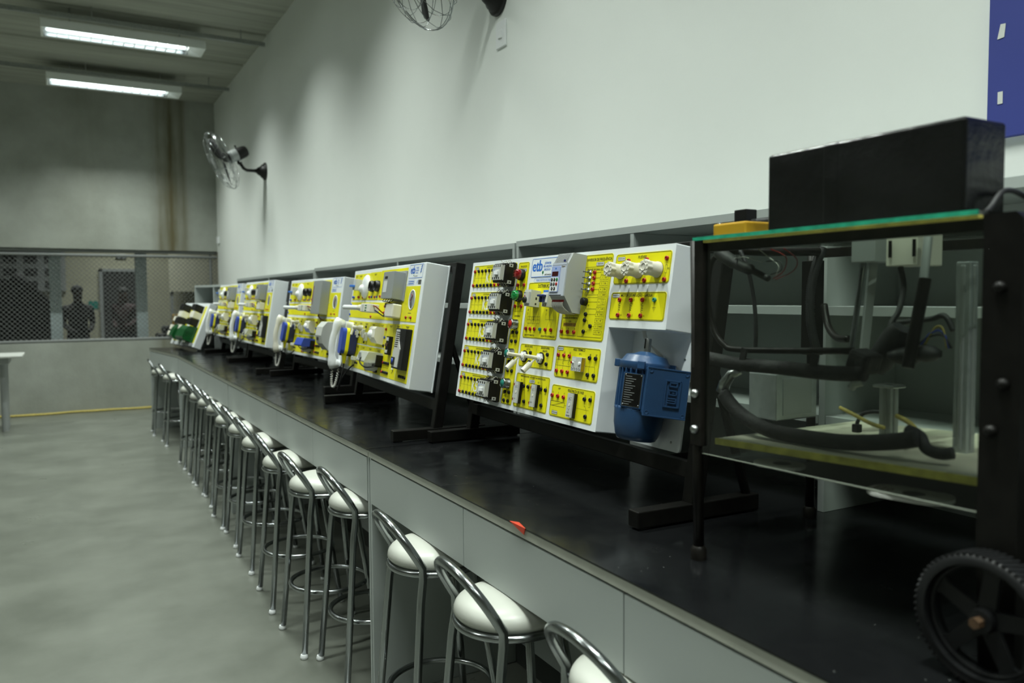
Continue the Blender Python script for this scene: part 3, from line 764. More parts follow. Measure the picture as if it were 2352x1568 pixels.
_jack = {}
def jack(t, u, v, kind):
    if kind not in _jack:
        b = MB(); b.lathe([(0.0066, 0.0), (0.0066, 0.005), (0.0055, 0.0062), (0.0030, 0.0062), (0.0026, 0.0030), (0.0001, 0.003)], kind, None, 12, False)
        o = b.build('banana_socket', t); _jack[kind] = o.data
    else:
        o = bpy.data.objects.new('banana_socket', _jack[kind]); COL.objects.link(o); o.parent = t
    o.location = (u, v, 0.001)
    lab = {'red': 'red socket', 'black': 'black socket', 'teal': 'green earth socket', 'blue': 'blue socket'}[kind]
    o['label'] = lab
    return o
JK = []                                       # sockets of one board, most prominent first; past 100 become one part
def jacks(t, kind, *pts):
    for u, v in pts: JK.append((kind, u, v))
def flush_jacks(t):
    for kind, u, v in JK[:100]: jack(t, u, v, kind)
    rest = JK[100:]
    if rest:
        b = MB()
        for kind, u, v in rest:
            b.lathe([(0.0066, 0.001), (0.0066, 0.006), (0.0055, 0.0072), (0.0030, 0.0072), (0.0026, 0.0040), (0.0001, 0.004)], kind, Matrix.Translation((u, v, 0)), 12, False)
        o = b.build('banana_sockets', t); o['kind'] = 'stuff'
    JK.clear()
def screws(b, u, v, z, r=0.004):
    b.lathe([(r, z), (r, z+0.001), (r*0.6, z+0.0018), (0.0001, z+0.002)], 'steel', Matrix.Translation((u, v, 0)), 10, False)

# ---------------- near board: motor control trainer
t1 = board_root('near motor-control trainer board, white with yellow panels and a blue electric motor', 'trainer_board', (1.3367, 2.8174, 1.1483), 0.0318, 0.1564, 'yellow trainer boards')
W, H, W1, V1, DP = 1.2988, 0.552, 1.0322, 0.3159, 0.097
b = MB(); b.prism([(0, 0), (W1, 0), (W1, V1), (W, V1), (W, H), (0, H)], -DP, 0, 'panelwhite'); b.build('housing', t1, 0.003)
b = MB(); b.prism(rrect(W1-0.03, -0.012, W+0.004, V1+0.02, 0.012), -DP-0.006, -DP, 'panelwhite')
for u, v in ((W-0.035, 0.012), (W-0.02, V1-0.07)): screws(b, u, v, -DP)
b.build('motor_back_plate', t1)
stand(t1, W, H+0.030, -0.062, W+0.052, DP+0.006)

Y = 0.0018
# contactor panels K1..K5
for i, v0 in enumerate((0.449, 0.341, 0.233, 0.124, 0.017)):
    b = MB(); z = plate_base(b, 0.022, v0, 0.392, v0+0.088, 0.004)
    b.text('CONTATOR DE POTÊNCIA - BLOCO AUXILIAR - %d' % (i+1), 0.215, v0+0.0785, z, 0.0085, 'ink', 0.82)
    tagbox(b, 0.050, v0+0.077, 0.030)
    b.text('K%d' % (i+1), 0.168, v0+0.036, z+0.0002, 0.060, 'inkwhite', 0.8)
    ut = [0.035, 0.070, 0.103, 0.134, 0.166, 0.197]
    for k, u in enumerate(ut):
        b.line((u, v0+0.06), (u, v0+0.045 if k else v0+0.012), 0.0008, z, 'ink')
        if k:
            b.line((u+0.001, v0+0.012), (u+0.001, v0+0.030), 0.0008, z, 'ink'); b.line((u, v0+0.030), (u-0.006, v0+0.046), 0.0008, z, 'ink')
        b.text(str(k+1 if k else 'A1'), u+0.009, v0+0.062, z, 0.006, 'ink')
        b.text(str(k+7 if k else 'A2'), u+0.009, v0+0.008, z, 0.006, 'ink')
    b.poly([(0.031, v0+0.048), (0.039, v0+0.048), (0.039, v0+0.026), (0.031, v0+0.026)], 0.0007, z, 'ink', True)
    b.line((0.039, v0+0.037), (0.215, v0+0.037), 0.0006, z, 'ink')
    b.build('label_plate', t1)
    jacks(t1, 'red', (0.035, v0+0.064), (0.034, v0+0.007), (0.228, v0+0.007), (0.262, v0+0.007))
    jacks(t1, 'black', *[(u, v0+0.065) for u in ut[1:]+[0.228]], *[(u, v0+0.007) for u in ut[1:]])
    jacks(t1, 'red', (0.262, v0+0.065))
# signalling and push-button panel
b = MB(); z = plate_base(b, 0.407, 0.016, 0.487, 0.536, 0.008)
b.line((0.409, 0.3555), (0.485, 0.3555), 0.0007, z, 'ink')
b.text('SINALIZAÇÃO', 0.448, 0.520, z, 0.009, 'ink', 0.85); tagbox(b, 0.455, 0.507, 0.036)
b.text('BOTOEIRAS', 0.447, 0.338, z, 0.009, 'ink', 0.9)
for v in (0.452, 0.374):
    b.line((0.423, v), (0.470, v), 0.0008, z, 'ink'); b.text('H1' if v > .4 else 'H2', 0.448, v+0.014, z, 0.008, 'ink')
    b.poly([(0.4465+0.006*math.cos(a*PI/6), v+0.006*math.sin(a*PI/6)) for a in range(12)], 0.0008, z, 'ink', True)
    b.line((0.442, v-0.004), (0.451, v+0.004), 0.0006, z, 'ink'); b.line((0.442, v+0.004), (0.451, v-0.004), 0.0006, z, 'ink')
for n_, vt, vb in (('B0', 0.279, 0.246), ('B1', 0.171, 0.138), ('B2', 0.061, 0.029)):
    b.text(n_, 0.419, vt-0.006, z, 0.008, 'ink')
    for uu in (0.432, 0.463):
        b.line((uu, vt), (uu, vt-0.010), 0.0008, z, 'ink'); b.line((uu, vt-0.010), (uu+0.004, vt-0.023), 0.0008, z, 'ink'); b.line((uu, vt-0.024), (uu, vb), 0.0008, z, 'ink')
    b.line((0.419, vt-0.016), (0.466, vt-0.016), 0.0006, z, 'ink')
b.build('label_plate', t1)
jacks(t1, 'red', (0.423, 0.452), (0.470, 0.452), (0.423, 0.374), (0.470, 0.374))
for vt, vb in ((0.279, 0.246), (0.171, 0.138), (0.061, 0.029)): jacks(t1, 'black', (0.432, vt), (0.463, vt), (0.432, vb), (0.463, vb))
# logo plate
b = MB(); b.prism(rrect(0.508, 0.478, 0.728, 0.5445, 0.006), 0.0002, 0.0009, 'panelwhite')
b.poly(rrect(0.509, 0.479, 0.727, 0.5435, 0.006), 0.0018, 0.0013, 'inkblue', True)
for dx in (0, 0.0012, 0.0024):
    b.text('etb', 0.5490+dx, 0.5165, 0.0013+dx*0.02, 0.056, 'inkblue', 0.98)
for k, tx in enumerate(('sistema', 'de ensino', 'técnico')): b.text(tx, 0.620, 0.5275-k*0.0115, 0.0013, 0.0155, 'inkblue', 0.95)
b.lathe([(0.0001, 0.0012), (0.006, 0.0012)], 'inkgreen', Matrix.Translation((0.592, 0.494, 0)), 12, False); b.line((0.592, 0.494), (0.592, 0.4835), 0.0018, 0.0013, 'inkgreen')
b.text('abril avanção', 0.628, 0.4862, 0.0013, 0.0095, 'ink', 0.9)
b.poly(rrect(0.538, 0.4595, 0.728, 0.4725, 0.005), 0.0009, 0.0013, 'inkblue', True)
b.text('PAINEL DIDÁTICO DE COMANDOS ELÉTRICOS', 0.633, 0.4662, 0.0013, 0.0080, 'inkblue', 0.95)
b.build('logo_plate', t1)
# distribution panel
b = MB(); z = plate_base(b, 0.505, 0.263, 0.738, 0.459, 0.008)
b.text('DISTRIBUIÇÃO', 0.6215, 0.4455, z, 0.0165, 'ink', 0.92)
for k, u in enumerate((0.527, 0.558, 0.588)):
    b.line((u+0.012, 0.372), (u+0.012, 0.345), 0.0008, z, 'ink'); b.line((u+0.012, 0.345), (u+0.009, 0.335), 0.0008, z, 'ink')
    b.line((u+0.012, 0.333), (u+0.012, 0.316), 0.0008, z, 'ink'); b.line((u+0.012, 0.316), (u, 0.300), 0.0008, z, 'ink')
    b.poly([(u+0.0, 0.327), (u+0.026, 0.327), (u+0.026, 0.315), (u, 0.315)], 0.0008, z, 'ink', True); b.poly([(u+0.0, 0.339), (u+0.026, 0.339), (u+0.026, 0.327), (u, 0.327)], 0.0008, z, 'ink', True)
    b.poly([(u+0.017, 0.336), (u+0.010, 0.336), (u+0.010, 0.330), (u+0.017, 0.330)], 0.0007, z, 'ink')
b.poly([(0.520, 0.352), (0.526, 0.352), (0.526, 0.346), (0.520, 0.346)], 0.0007, z, 'ink', True); b.line((0.520, 0.346), (0.520, 0.320), 0.0006, z, 'ink')
b.text('Q1', 0.524, 0.362, z, 0.008, 'ink'); b.text('Q2', 0.653, 0.362, z, 0.008, 'ink')
for u in (0.676, 0.700):
    b.line((u, 0.372), (u, 0.345), 0.0008, z, 'ink'); b.poly([(u, 0.345), (u+0.006, 0.338), (u+0.007, 0.330), (u+0.002, 0.323)], 0.0008, z, 'ink'); b.line((u, 0.322), (u-0.008, 0.300), 0.0008, z, 'ink')
b.poly([(0.651, 0.352), (0.657, 0.352), (0.657, 0.346), (0.651, 0.346)], 0.0007, z, 'ink', True); b.line((0.651, 0.346), (0.651, 0.330), 0.0006, z, 'ink'); b.line((0.651, 0.330), (0.705, 0.330), 0.0006, z, 'ink')
for tx, u in zip(('R', 'S', 'T', 'PE', 'R', 'S'), (0.527, 0.558, 0.588, 0.627, 0.664, 0.701)): b.text(tx, u, 0.2845, z, 0.0075, 'ink')
b.text('DISJUNTOR MOTOR', 0.555, 0.2725, z, 0.0092, 'ink', 0.85); b.text('DISJUNTOR DISTRIBUIÇÃO', 0.683, 0.2725, z, 0.0092, 'ink', 0.85)
b.build('label_plate', t1)
jacks(t1, 'red', (0.527, 0.295), (0.558, 0.295), (0.588, 0.295), (0.664, 0.295), (0.701, 0.295)); jacks(t1, 'teal', (0.627, 0.295))
# frequency inverter panel
b = MB(); z = plate_base(b, 0.757, 0.270, 1.010, 0.540, 0.010)
b.text('INVERSOR DE FREQUÊNCIA', 0.937, 0.5235, z, 0.0125, 'ink', 0.88); tagbox(b, 0.945, 0.510, 0.042)
b.poly([(0.866, 0.501), (1.001, 0.501), (1.001, 0.281), (0.866, 0.281)], 0.0009, z, 'ink', True)
b.text('BORNES DE SINAL E CONTROLE', 0.940, 0.4925, z, 0.0100, 'ink', 0.86)
b.poly([(0.762, 0.347), (0.858, 0.347), (0.858, 0.282), (0.762, 0.282)], 0.0009, z, 'ink', True)
b.text('BORNES DE POTÊNCIA', 0.810, 0.3385, z, 0.0095, 'ink', 0.88)
for tx, u in zip(('L1', 'L2/N', 'L3'), (0.777, 0.812, 0.848)): b.text(tx, u, 0.327, z, 0.0075, 'ink')
b.prism([(0.774, 0.311), (0.850, 0.311), (0.850, 0.323), (0.774, 0.323)], z-0.0002, z, 'mustard'); b.text('ENERGIZADO - Q2', 0.812, 0.317, z+0.0003, 0.0095, 'ink', 0.9)
for tx, u in zip(('U', 'V', 'W'), (0.770, 0.808, 0.846)): b.text(tx, u, 0.3035, z, 0.0075, 'ink')
rows = [('1', 'DI1', 0.483), ('2', 'DI2', 0.466), ('3', 'DI3', 0.448), ('4', 'DI4', 0.430), ('5', 'GND', 0.413), ('6', 'AI1', 0.391), ('7', '+10V', 0.369), ('8', 'GND', 0.352), ('10', 'NF', 0.333), ('11', 'COMUM', 0.315), ('12', 'NA', 0.297)]
for n_, tx, v in rows:
    h = 0.010 if n_ == '6' else 0.0065
    b.poly([(0.955, v-h), (0.974, v-h), (0.974, v+h), (0.955, v+h)], 0.0008, z, 'ink', True); b.poly([(0.974, v-h), (0.996, v-h), (0.996, v+h), (0.974, v+h)], 0.0008, z, 'ink', True)
    b.text(n_, 0.9645, v, z, 0.0085, 'ink', 0.9)
    if n_ == '6':
        for k, q in enumerate(('0-10 V', '0-20 mA', '4-20 mA')): b.text(q, 0.985, v+0.006-0.006*k, z, 0.0050, 'ink', 0.8)
    else: b.text(tx, 0.985, v, z, 0.0080 if len(tx) < 5 else 0.0058, 'ink', 0.85)
for v in (0.483, 0.466, 0.448, 0.430): b.line((0.880, v), (0.955, v), 0.0008, z, 'ink')
b.poly([(0.880, 0.490), (0.880, 0.413), (0.955, 0.413)], 0.0008, z, 'ink'); b.line((0.891, 0.391), (0.955, 0.391), 0.0008, z, 'ink')
b.poly([(0.955, 0.405), (0.897, 0.405), (0.897, 0.369), (0.955, 0.369)], 0.0008, z, 'ink'); b.line((0.901, 0.352), (0.955, 0.352), 0.0008, z, 'ink')
b.poly([(0.900, 0.333), (0.914, 0.333), (0.916, 0.323), (0.930, 0.315)], 0.0009, z, 'ink'); b.line((0.935, 0.315), (0.955, 0.315), 0.0008, z, 'ink'); b.poly([(0.901, 0.297), (0.918, 0.297), (0.918, 0.305)], 0.0008, z, 'ink')
b.text('R1', 0.909, 0.380, z, 0.0075, 'ink')
b.build('label_plate', t1)
jacks(t1, 'red', (0.922, 0.483), (0.922, 0.466), (0.922, 0.448), (0.922, 0.430), (0.770, 0.293), (0.808, 0.293), (0.846, 0.293)); jacks(t1, 'black', (0.901, 0.352), (0.900, 0.333), (0.935, 0.315), (0.901, 0.297))
# fuses
b = MB(); z = plate_base(b, 1.026, 0.444, 1.287, 0.534, 0.010); b.text('FUSÍVEIS', 1.156, 0.520, z, 0.0120, 'ink', 0.9); tagbox(b, 1.055, 0.520, 0.036)
for u in (1.094, 1.180, 1.269):
    b.line((u, 0.506), (u, 0.494), 0.0008, z, 'ink'); b.poly([(u-0.004, 0.494), (u+0.004, 0.494), (u+0.004, 0.472), (u-0.004, 0.472)], 0.0008, z, 'ink', True); b.line((u, 0.472), (u, 0.459), 0.0008, z, 'ink')
b.text('F3', 1.279, 0.483, z, 0.008, 'ink'); b.build('label_plate', t1)
jacks(t1, 'red', (1.269, 0.512), (1.269, 0.453), (1.094, 0.512), (1.180, 0.512), (1.094, 0.453), (1.180, 0.453))
# induction motor
b = MB(); z = plate_base(b, 1.026, 0.339, 1.286, 0.420, 0.010); b.text('MOTOR DE INDUÇÃO - GAIOLA', 1.150, 0.4105, z, 0.0115, 'ink', 0.88); tagbox(b, 1.052, 0.410, 0.036)
for k, u in enumerate((1.074, 1.129, 1.184)):
    b.line((u, 0.397), (u, 0.386), 0.0008, z, 'ink'); b.line((u, 0.362), (u, 0.352), 0.0008, z, 'ink')
    b.poly([(u+0.0045*math.cos(q*0.7)*(1 if 1 < q < 34 else 0), 0.386-0.024*q/36+0.002*math.sin(q*0.7)) for q in range(37)], 0.0010, z, 'ink')
    b.text(str(k+1), u+0.013, 0.397, z, 0.008, 'ink'); b.text(str(k+4), u+0.013, 0.352, z, 0.008, 'ink')
b.line((1.238, 0.397), (1.238, 0.376), 0.0008, z, 'ink')
for k, q in enumerate((0.008, 0.0055, 0.003, 0.001)): b.line((1.238-q, 0.376-0.004*k), (1.238+q, 0.376-0.004*k), 0.0009, z, 'ink')
b.build('label_plate', t1)
jacks(t1, 'red', *[(u, v) for u in (1.074, 1.129, 1.184) for v in (0.397, 0.352)]); jacks(t1, 'teal', (1.238, 0.397))
# level sensors
b = MB(); z = plate_base(b, 0.503, 0.161, 0.736, 0.241, 0.008); b.line((0.620, 0.168), (0.620, 0.235), 0.0007, z, 'ink')
for u, tx in ((0.562, '(ALTO)'), (0.678, '(BAIXO)')):
    b.text('SENSOR NÍVEL', u, 0.2325, z, 0.0105, 'ink', 0.85); b.text(tx, u, 0.2225, z, 0.0095, 'ink', 0.9)
for u in (0.583, 0.700): b.line((u, 0.212), (u, 0.201), 0.0008, z, 'ink'); b.line((u-0.004, 0.201), (u, 0.190), 0.0008, z, 'ink'); b.line((u, 0.190), (u, 0.180), 0.0008, z, 'ink')
b.build('label_plate', t1)
jacks(t1, 'black', (0.583, 0.212), (0.583, 0.180), (0.700, 0.212), (0.700, 0.180))
# timers
b = MB(); z = plate_base(b, 0.502, 0.017, 0.735, 0.137, 0.008); b.text('TEMPORIZADORES - RETARDO NA ENERGIZAÇÃO', 0.6185, 0.1275, z, 0.0090, 'ink', 0.86); tagbox(b, 0.6185, 0.1145, 0.038)
b.line((0.6175, 0.022), (0.6175, 0.105), 0.0007, z, 'ink')
for du, tx in ((0, 'K6'), (0.120, 'K7')):
    b.text(tx, 0.543+du, 0.114, z, 0.008, 'ink')
    for q, (uu, vv) in zip(('A1', 'A2', '15', '16', '18'), ((0.506, 0.1035), (0.506, 0.031), (0.567, 0.1035), (0.599, 0.1035), (0.583, 0.031))): b.text(q, uu+du, vv, z, 0.0065, 'ink')
    b.line((0.506+du, 0.094), (0.506+du, 0.041), 0.0007, z, 'ink'); b.poly([(0.503+du, 0.077), (0.509+du, 0.077), (0.509+du, 0.058), (0.503+du, 0.058)], 0.0008, z, 'ink', True)
    b.poly([(0.567+du, 0.094), (0.567+du, 0.080), (0.574+du, 0.080), (0.578+du, 0.064), (0.582+du, 0.056), (0.582+du, 0.041)], 0.0008, z, 'ink'); b.poly([(0.598+du, 0.094), (0.598+du, 0.079), (0.592+du, 0.079)], 0.0008, z, 'ink')
b.build('label_plate', t1)
for du in (0, 0.120): jacks(t1, 'red', (0.506+du, 0.094), (0.506+du, 0.041)); jacks(t1, 'black', (0.567+du, 0.094), (0.598+du, 0.094), (0.582+du, 0.041))
# thermal relay
b = MB(); z = plate_base(b, 0.755, 0.144, 1.009, 0.247, 0.010); b.text('RELÉ TÉRMICO', 0.890, 0.2385, z, 0.0115, 'ink', 0.9); tagbox(b, 0.778, 0.2375, 0.034)
b.text('FT 1', 0.900, 0.2245, z, 0.009, 'ink')
for k, u in enumerate((0.771, 0.805, 0.839)):
    b.line((u, 0.216), (u, 0.164), 0.0008, z, 'ink'); b.poly([(u, 0.196), (u-0.005, 0.196), (u-0.005, 0.189), (u, 0.189)], 0.0008, z, 'ink')
    b.text('L%d' % (k+1), u, 0.226, z, 0.0085, 'ink'); b.text('T%d' % (k+1), u, 0.1535, z, 0.0085, 'ink')
b.poly([(0.761, 0.201), (0.848, 0.201), (0.848, 0.183), (0.761, 0.183)], 0.0008, z, 'ink', True); b.line((0.848, 0.191), (0.985, 0.191), 0.0006, z, 'ink')
for u, a, c in ((0.956, '95', '96'), (0.989, '97', '98')):
    b.text(a, u, 0.2265, z, 0.0085, 'ink'); b.text(c, u, 0.1545, z, 0.0085, 'ink'); b.line((u, 0.216), (u, 0.197), 0.0008, z, 'ink'); b.line((u+(0.004 if a == '95' else -0.004), 0.197), (u, 0.184), 0.0008, z, 'ink'); b.line((u, 0.184), (u, 0.165), 0.0008, z, 'ink')
b.build('label_plate', t1)
jacks(t1, 'red', *[(u, v) for u in (0.771, 0.805, 0.839) for v in (0.216, 0.164)]); jacks(t1, 'black', (0.956, 0.217), (0.989, 0.217), (0.956, 0.165), (0.989, 0.165))
# phase-loss relay
b = MB(); z = plate_base(b, 0.755, 0.017, 1.008, 0.119, 0.010); b.text('RELÉ FALTA DE FASE', 0.900, 0.1075, z, 0.0115, 'ink', 0.88); b.text('KFF', 0.802, 0.1075, z, 0.0085, 'ink'); tagbox(b, 0.790, 0.030, 0.034)
for q, u in (('R', 0.765), ('S', 0.800), ('T', 0.835)): b.text(q, u, 0.0935, z, 0.0085, 'ink'); b.line((u, 0.083), (u, 0.066), 0.0008, z, 'ink')
b.poly([(0.759, 0.066), (0.844, 0.066), (0.844, 0.051), (0.759, 0.051)], 0.0009, z, 'ink', True); b.line((0.770, 0.051), (0.835, 0.066), 0.0009, z, 'ink'); b.line((0.844, 0.058), (0.985, 0.058), 0.0006, z, 'ink')
for q, u, v in (('12', 0.957, 0.100), ('14', 0.989, 0.101), ('11', 0.973, 0.027)): b.text(q, u, v, z, 0.0085, 'ink')
b.poly([(0.957, 0.090), (0.957, 0.068), (0.964, 0.068), (0.972, 0.055), (0.973, 0.038)], 0.0008, z, 'ink'); b.poly([(0.989, 0.090), (0.989, 0.068), (0.981, 0.068)], 0.0008, z, 'ink')
b.build('label_plate', t1)
jacks(t1, 'red', (0.765, 0.083), (0.800, 0.083), (0.835, 0.083)); jacks(t1, 'black', (0.957, 0.090), (0.989, 0.091), (0.973, 0.038))
JK.sort(key=lambda j: -j[1])
flush_jacks(t1)

# contactors
def contactor(t, v0):
    c = MB()
    c.bb(0.300, 0.394, v0+0.000, v0+0.083, 0.0018, 0.020, 'black')
    c.bb(0.306, 0.394, v0+0.006, v0+0.077, 0.020, 0.050, 'black')
    for k in range(5): c.bb(0.310+k*0.017, 0.322+k*0.017, v0+0.079, v0+0.086, 0.004, 0.016, 'black'); c.bb(0.310+k*0.017, 0.322+k*0.017, v0-0.003, v0+0.004, 0.004, 0.016, 'black')
    o = c.build('contactor', t, 0.0015)
    c = MB(); c.bb(0.326, 0.392, v0+0.013, v0+0.070, 0.050, 0.066, 'devgrey')
    for k in range(4):
        u = 0.334+k*0.0165
        c.bb(u-0.003, u+0.004, v0+0.0595, v0+0.0685, 0.066, 0.0664, 'ink'); c.bb(u-0.003, u+0.004, v0+0.0150, v0+0.0235, 0.066, 0.0664, 'ink')
    c.text('CA 3', 0.338, v0+0.050, 0.0665, 0.007, 'inkblue'); c.line((0.33, v0+0.0555), (0.388, v0+0.0555), 0.0006, 0.0665, 'inkblue')
    c.build('front_cover', o)
    c = MB(); c.bb(0.350, 0.378, v0+0.031, v0+0.046, 0.066, 0.072, 'white'); c.build('push_bar', o, 0.001)
    c = MB(); c.bb(0.320, 0.394, v0+0.008, v0+0.016, 0.056, 0.0575, 'black').bb(0.320, 0.394, v0+0.067, v0+0.074, 0.056, 0.0575, 'black')
    for vv in (v0+0.004, v0+0.066): c.bb(0.366, 0.3955, vv, vv+0.012, 0.018, 0.034, 'devgrey'); c.lathe([(0.003, 0), (0.003, 0.001)], 'ink', Matrix.Translation((0.3955, vv+0.006, 0.026)) @ Matrix.Rotation(PI/2, 4, 'Y'), 8)
    c.build('terminal_block', o)
    rnd = random.Random(int(v0*1000))
    looms = (MB(), MB())
    for k in range(9):
        u = 0.318+0.008*k; top = k % 2 == 0; c = looms[k % 2]
        va = v0+(0.080 if top else 0.004); s = 1 if top else -1
        c.tube([(u, va, 0.012), (u+rnd.uniform(-.004, .004), va+s*rnd.uniform(.007, .013), 0.018+rnd.uniform(0, .015)), (u+rnd.uniform(0, .014), va+s*rnd.uniform(.004, .010), 0.028), (u+0.012, va-s*0.008, 0.046)], 0.0011, 'wire', 5, sub=4)
    for c in looms: c.build('wire_loom', o)
for v0 in (0.450, 0.342, 0.234, 0.125, 0.018): contactor(t1, v0)

# pilot lamps and push buttons
def pilot(t, u, v, lens, name, lab):
    c = MB(); T = Matrix.Translation((u, v, 0.0018))
    c.lathe([(0.0215, 0), (0.0215, 0.012), (0.0195, 0.015)], 'black', T, 28); o = c.build(name, t)
    c = MB(); c.lathe([(0.0185, 0.012), (0.0185, 0.024), (0.016, 0.029), (0.006, 0.031), (0.0001, 0.031)], lens, T, 28, False)
    for k in range(3): c.bb(u-0.014, u+0.014, v-0.010+k*0.010-0.0006, v-0.010+k*0.010+0.0006, 0.0315, 0.0330, lens)
    c.build('lens', o, label=lab)
pilot(t1, 0.447, 0.489, 'redlens', 'pilot_lamp', 'red lens'); pilot(t1, 0.447, 0.411, 'greenlens', 'pilot_lamp', 'green lens')
def push(t, u, v, col, lab):
    c = MB(); T = Matrix.Translation((u, v, 0.0018)); c.lathe([(0.020, 0), (0.020, 0.004), (0.0185, 0.006), (0.0185, 0.022), (0.0170, 0.026), (0.0150, 0.026), (0.0150, 0.020)], 'chrome', T, 28, False); o = c.build('push_button', t)
    c = MB(); c.lathe([(0.0148, 0.018), (0.0148, 0.0255), (0.0001, 0.0262)], col, T, 28, False); c.build('button_cap', o, label=lab)
push(t1, 0.447, 0.307, 'red', 'red button cap'); push(t1, 0.447, 0.200, 'teal', 'green button cap'); push(t1, 0.447, 0.091, 'teal', 'green button cap')
# motor circuit breaker with black rotary handle
c = MB(); c.bb(0.553, 0.598, 0.371, 0.428, 0.0018, 0.040, 'devgrey'); c.bb(0.557, 0.594, 0.380, 0.420, 0.040, 0.046, 'devgrey')
c.bb(0.598, 0.5984, 0.377, 0.384, 0.014, 0.020, 'ink'); c.bb(0.598, 0.5984, 0.395, 0.404, 0.014, 0.020, 'ink'); c.bb(0.564, 0.570, 0.402, 0.408, 0.046, 0.0463, 'red')
o = c.build('motor_breaker', t1, 0.0015)
c = MB(); T = Matrix.Translation((0.574, 0.391, 0.046)); c.lathe([(0.011, 0), (0.011, 0.006), (0.009, 0.008)], 'black', T, 20); c.box((0.574, 0.391, 0.058), (0.026, 0.006, 0.012), 'black'); c.build('rotary_handle', o, 0.001)
c = MB(); c.text('MPW', 0.565, 0.416, 0.0464, 0.006, 'ink'); c.line((0.560, 0.405), (0.562, 0.410), 0.001, 0.0464, 'ink'); c.build('lettering', o)
# two-pole breaker with blue toggle
c = MB(); c.bb(0.664, 0.700, 0.371, 0.427, 0.0018, 0.030, 'devgrey'); c.bb(0.666, 0.698, 0.384, 0.413, 0.030, 0.038, 'white'); c.bb(0.6665, 0.6975, 0.420, 0.426, 0.030, 0.0304, 'inkblue')
for k in range(2): c.lathe([(0.0035, 0), (0.0035, 0.001)], 'brass', Matrix.Translation((0.673+0.018*k, 0.376, 0.030)), 8)
o = c.build('circuit_breaker', t1, 0.0012)
c = MB(); c.bb(0.662, 0.702, 0.402, 0.409, 0.038, 0.052, 'navy').bb(0.668, 0.676, 0.384, 0.404, 0.038, 0.046, 'navy').bb(0.688, 0.696, 0.384, 0.404, 0.038, 0.046, 'navy'); c.build('toggle', o, 0.0015)
# frequency inverter
c = MB(); iu0, iu1 = 0.775, 0.864
side = [(0.0018, 0.352), (0.030, 0.352), (0.068, 0.402), (0.068, 0.500), (0.052, 0.540), (0.0018, 0.540)]      # (w, v)
Tm = Matrix(((0, 0, 1, 0), (0, 1, 0, 0), (1, 0, 0, 0), (0, 0, 0, 1)))      # (w, v, u) -> (u, v, w)
c.prism(side, iu0, iu1, 'invside', Tm)
o = c.build('frequency_inverter', t1, 0.0015)
c = MB(); c.bb(iu0+0.001, iu1-0.001, 0.400, 0.506, 0.068, 0.072, 'invface')
n = 11
for k in range(n):
    u = iu0+0.004+k*0.0072
    c.add([(u, 0.506, 0.0695), (u+0.0028, 0.506, 0.0695), (u+0.0028, 0.538, 0.0555), (u, 0.538, 0.0555)], [(0, 1, 2, 3)], 'ink')
c.line((iu0, 0.4985), (iu1, 0.4985), 0.0008, 0.0724, 'ink'); c.bb(iu0+0.064, iu0+0.072, 0.509, 0.516, 0.0675, 0.0700, 'navy'); c.text('cfw', iu0+0.066, 0.4935, 0.0724, 0.010, 'brass'); c.bb(iu0+0.073, iu0+0.080, 0.492, 0.4945, 0.072, 0.0724, 'brass')
c.bb(iu0+0.004, iu1-0.012, 0.4010, 0.4035, 0.072, 0.0724, 'ink'); c.build('front_cover', o)
c = MB(); c.prism(rrect(iu0+0.003, 0.412, iu0+0.055, 0.495, 0.003), 0.072, 0.0745, 'keypad'); c.prism(rrect(iu0+0.006, 0.414, iu0+0.052, 0.459, 0.002), 0.0745, 0.0749, 'white')
c.rect(iu0+0.010, 0.463, iu0+0.048, 0.478, 0.0749, 'display'); c.bb(iu0+0.026, iu0+0.033, 0.485, 0.490, 0.0745, 0.0748, 'inkblue')
c.build('keypad', o)
for r_ in range(3):
    for q in range(3):
        col = 'ink'
        if q == 2: col = ('green', 'red', None)[r_]
        if col is None: continue
        u = iu0+0.0135+0.0155*q+(0.006 if r_ == 2 else 0); v = 0.452-0.0145*r_
        c = MB(); c.lathe([(0.0055, 0.0749), (0.0055, 0.0762), (0.004, 0.0768), (0.0001, 0.0768)], col, Matrix.Translation((u, v, 0)), 12, False)
        c.text(('I', 'P', '', 'O', 'S', '', 'A', 'B')[r_*3+q] if r_*3+q < 8 else '', u, v, 0.0772, 0.006, 'inkwhite') if q < 2 else None
        c.build('key', o, label={'green': 'green key', 'red': 'red key'}.get(col) or 'dark key')
c = MB()
for k in range(10):
    u = iu0+0.008+k*0.0072
    c.tube([(u, 0.386, 0.058), (u, 0.375, 0.061), (u+0.001, 0.362, 0.052), (u+0.002, 0.352, 0.030), (u+0.002, 0.350, 0.010)], 0.0017, 'wire', 6, sub=3); c.cyl((u, 0.392, 0.056), (u, 0.382, 0.060), 0.0022, 'red', 6)
c.build('wiring', o)
# toggle switches and knob
for v in (0.484, 0.4655, 0.447, 0.429):
    c = MB(); c.lathe([(0.0085, 0.0018), (0.0085, 0.004), (0.0065, 0.006), (0.0045, 0.006), (0.0045, 0.012)], 'chrome', Matrix.Translation((0.8965, v, 0)), 6, True, False); c.cyl((0.8965, v, 0.012), (0.890, v, 0.026), 0.0018, 'chrome', 8, 0.0026); c.build('toggle_switch', t1)
c = MB(); c.lathe([(0.0125, 0.0018), (0.0125, 0.014), (0.0115, 0.017), (0.0001, 0.0175)], 'black', Matrix.Translation((0.891, 0.391, 0)), 20, False); c.build('potentiometer_knob', t1)
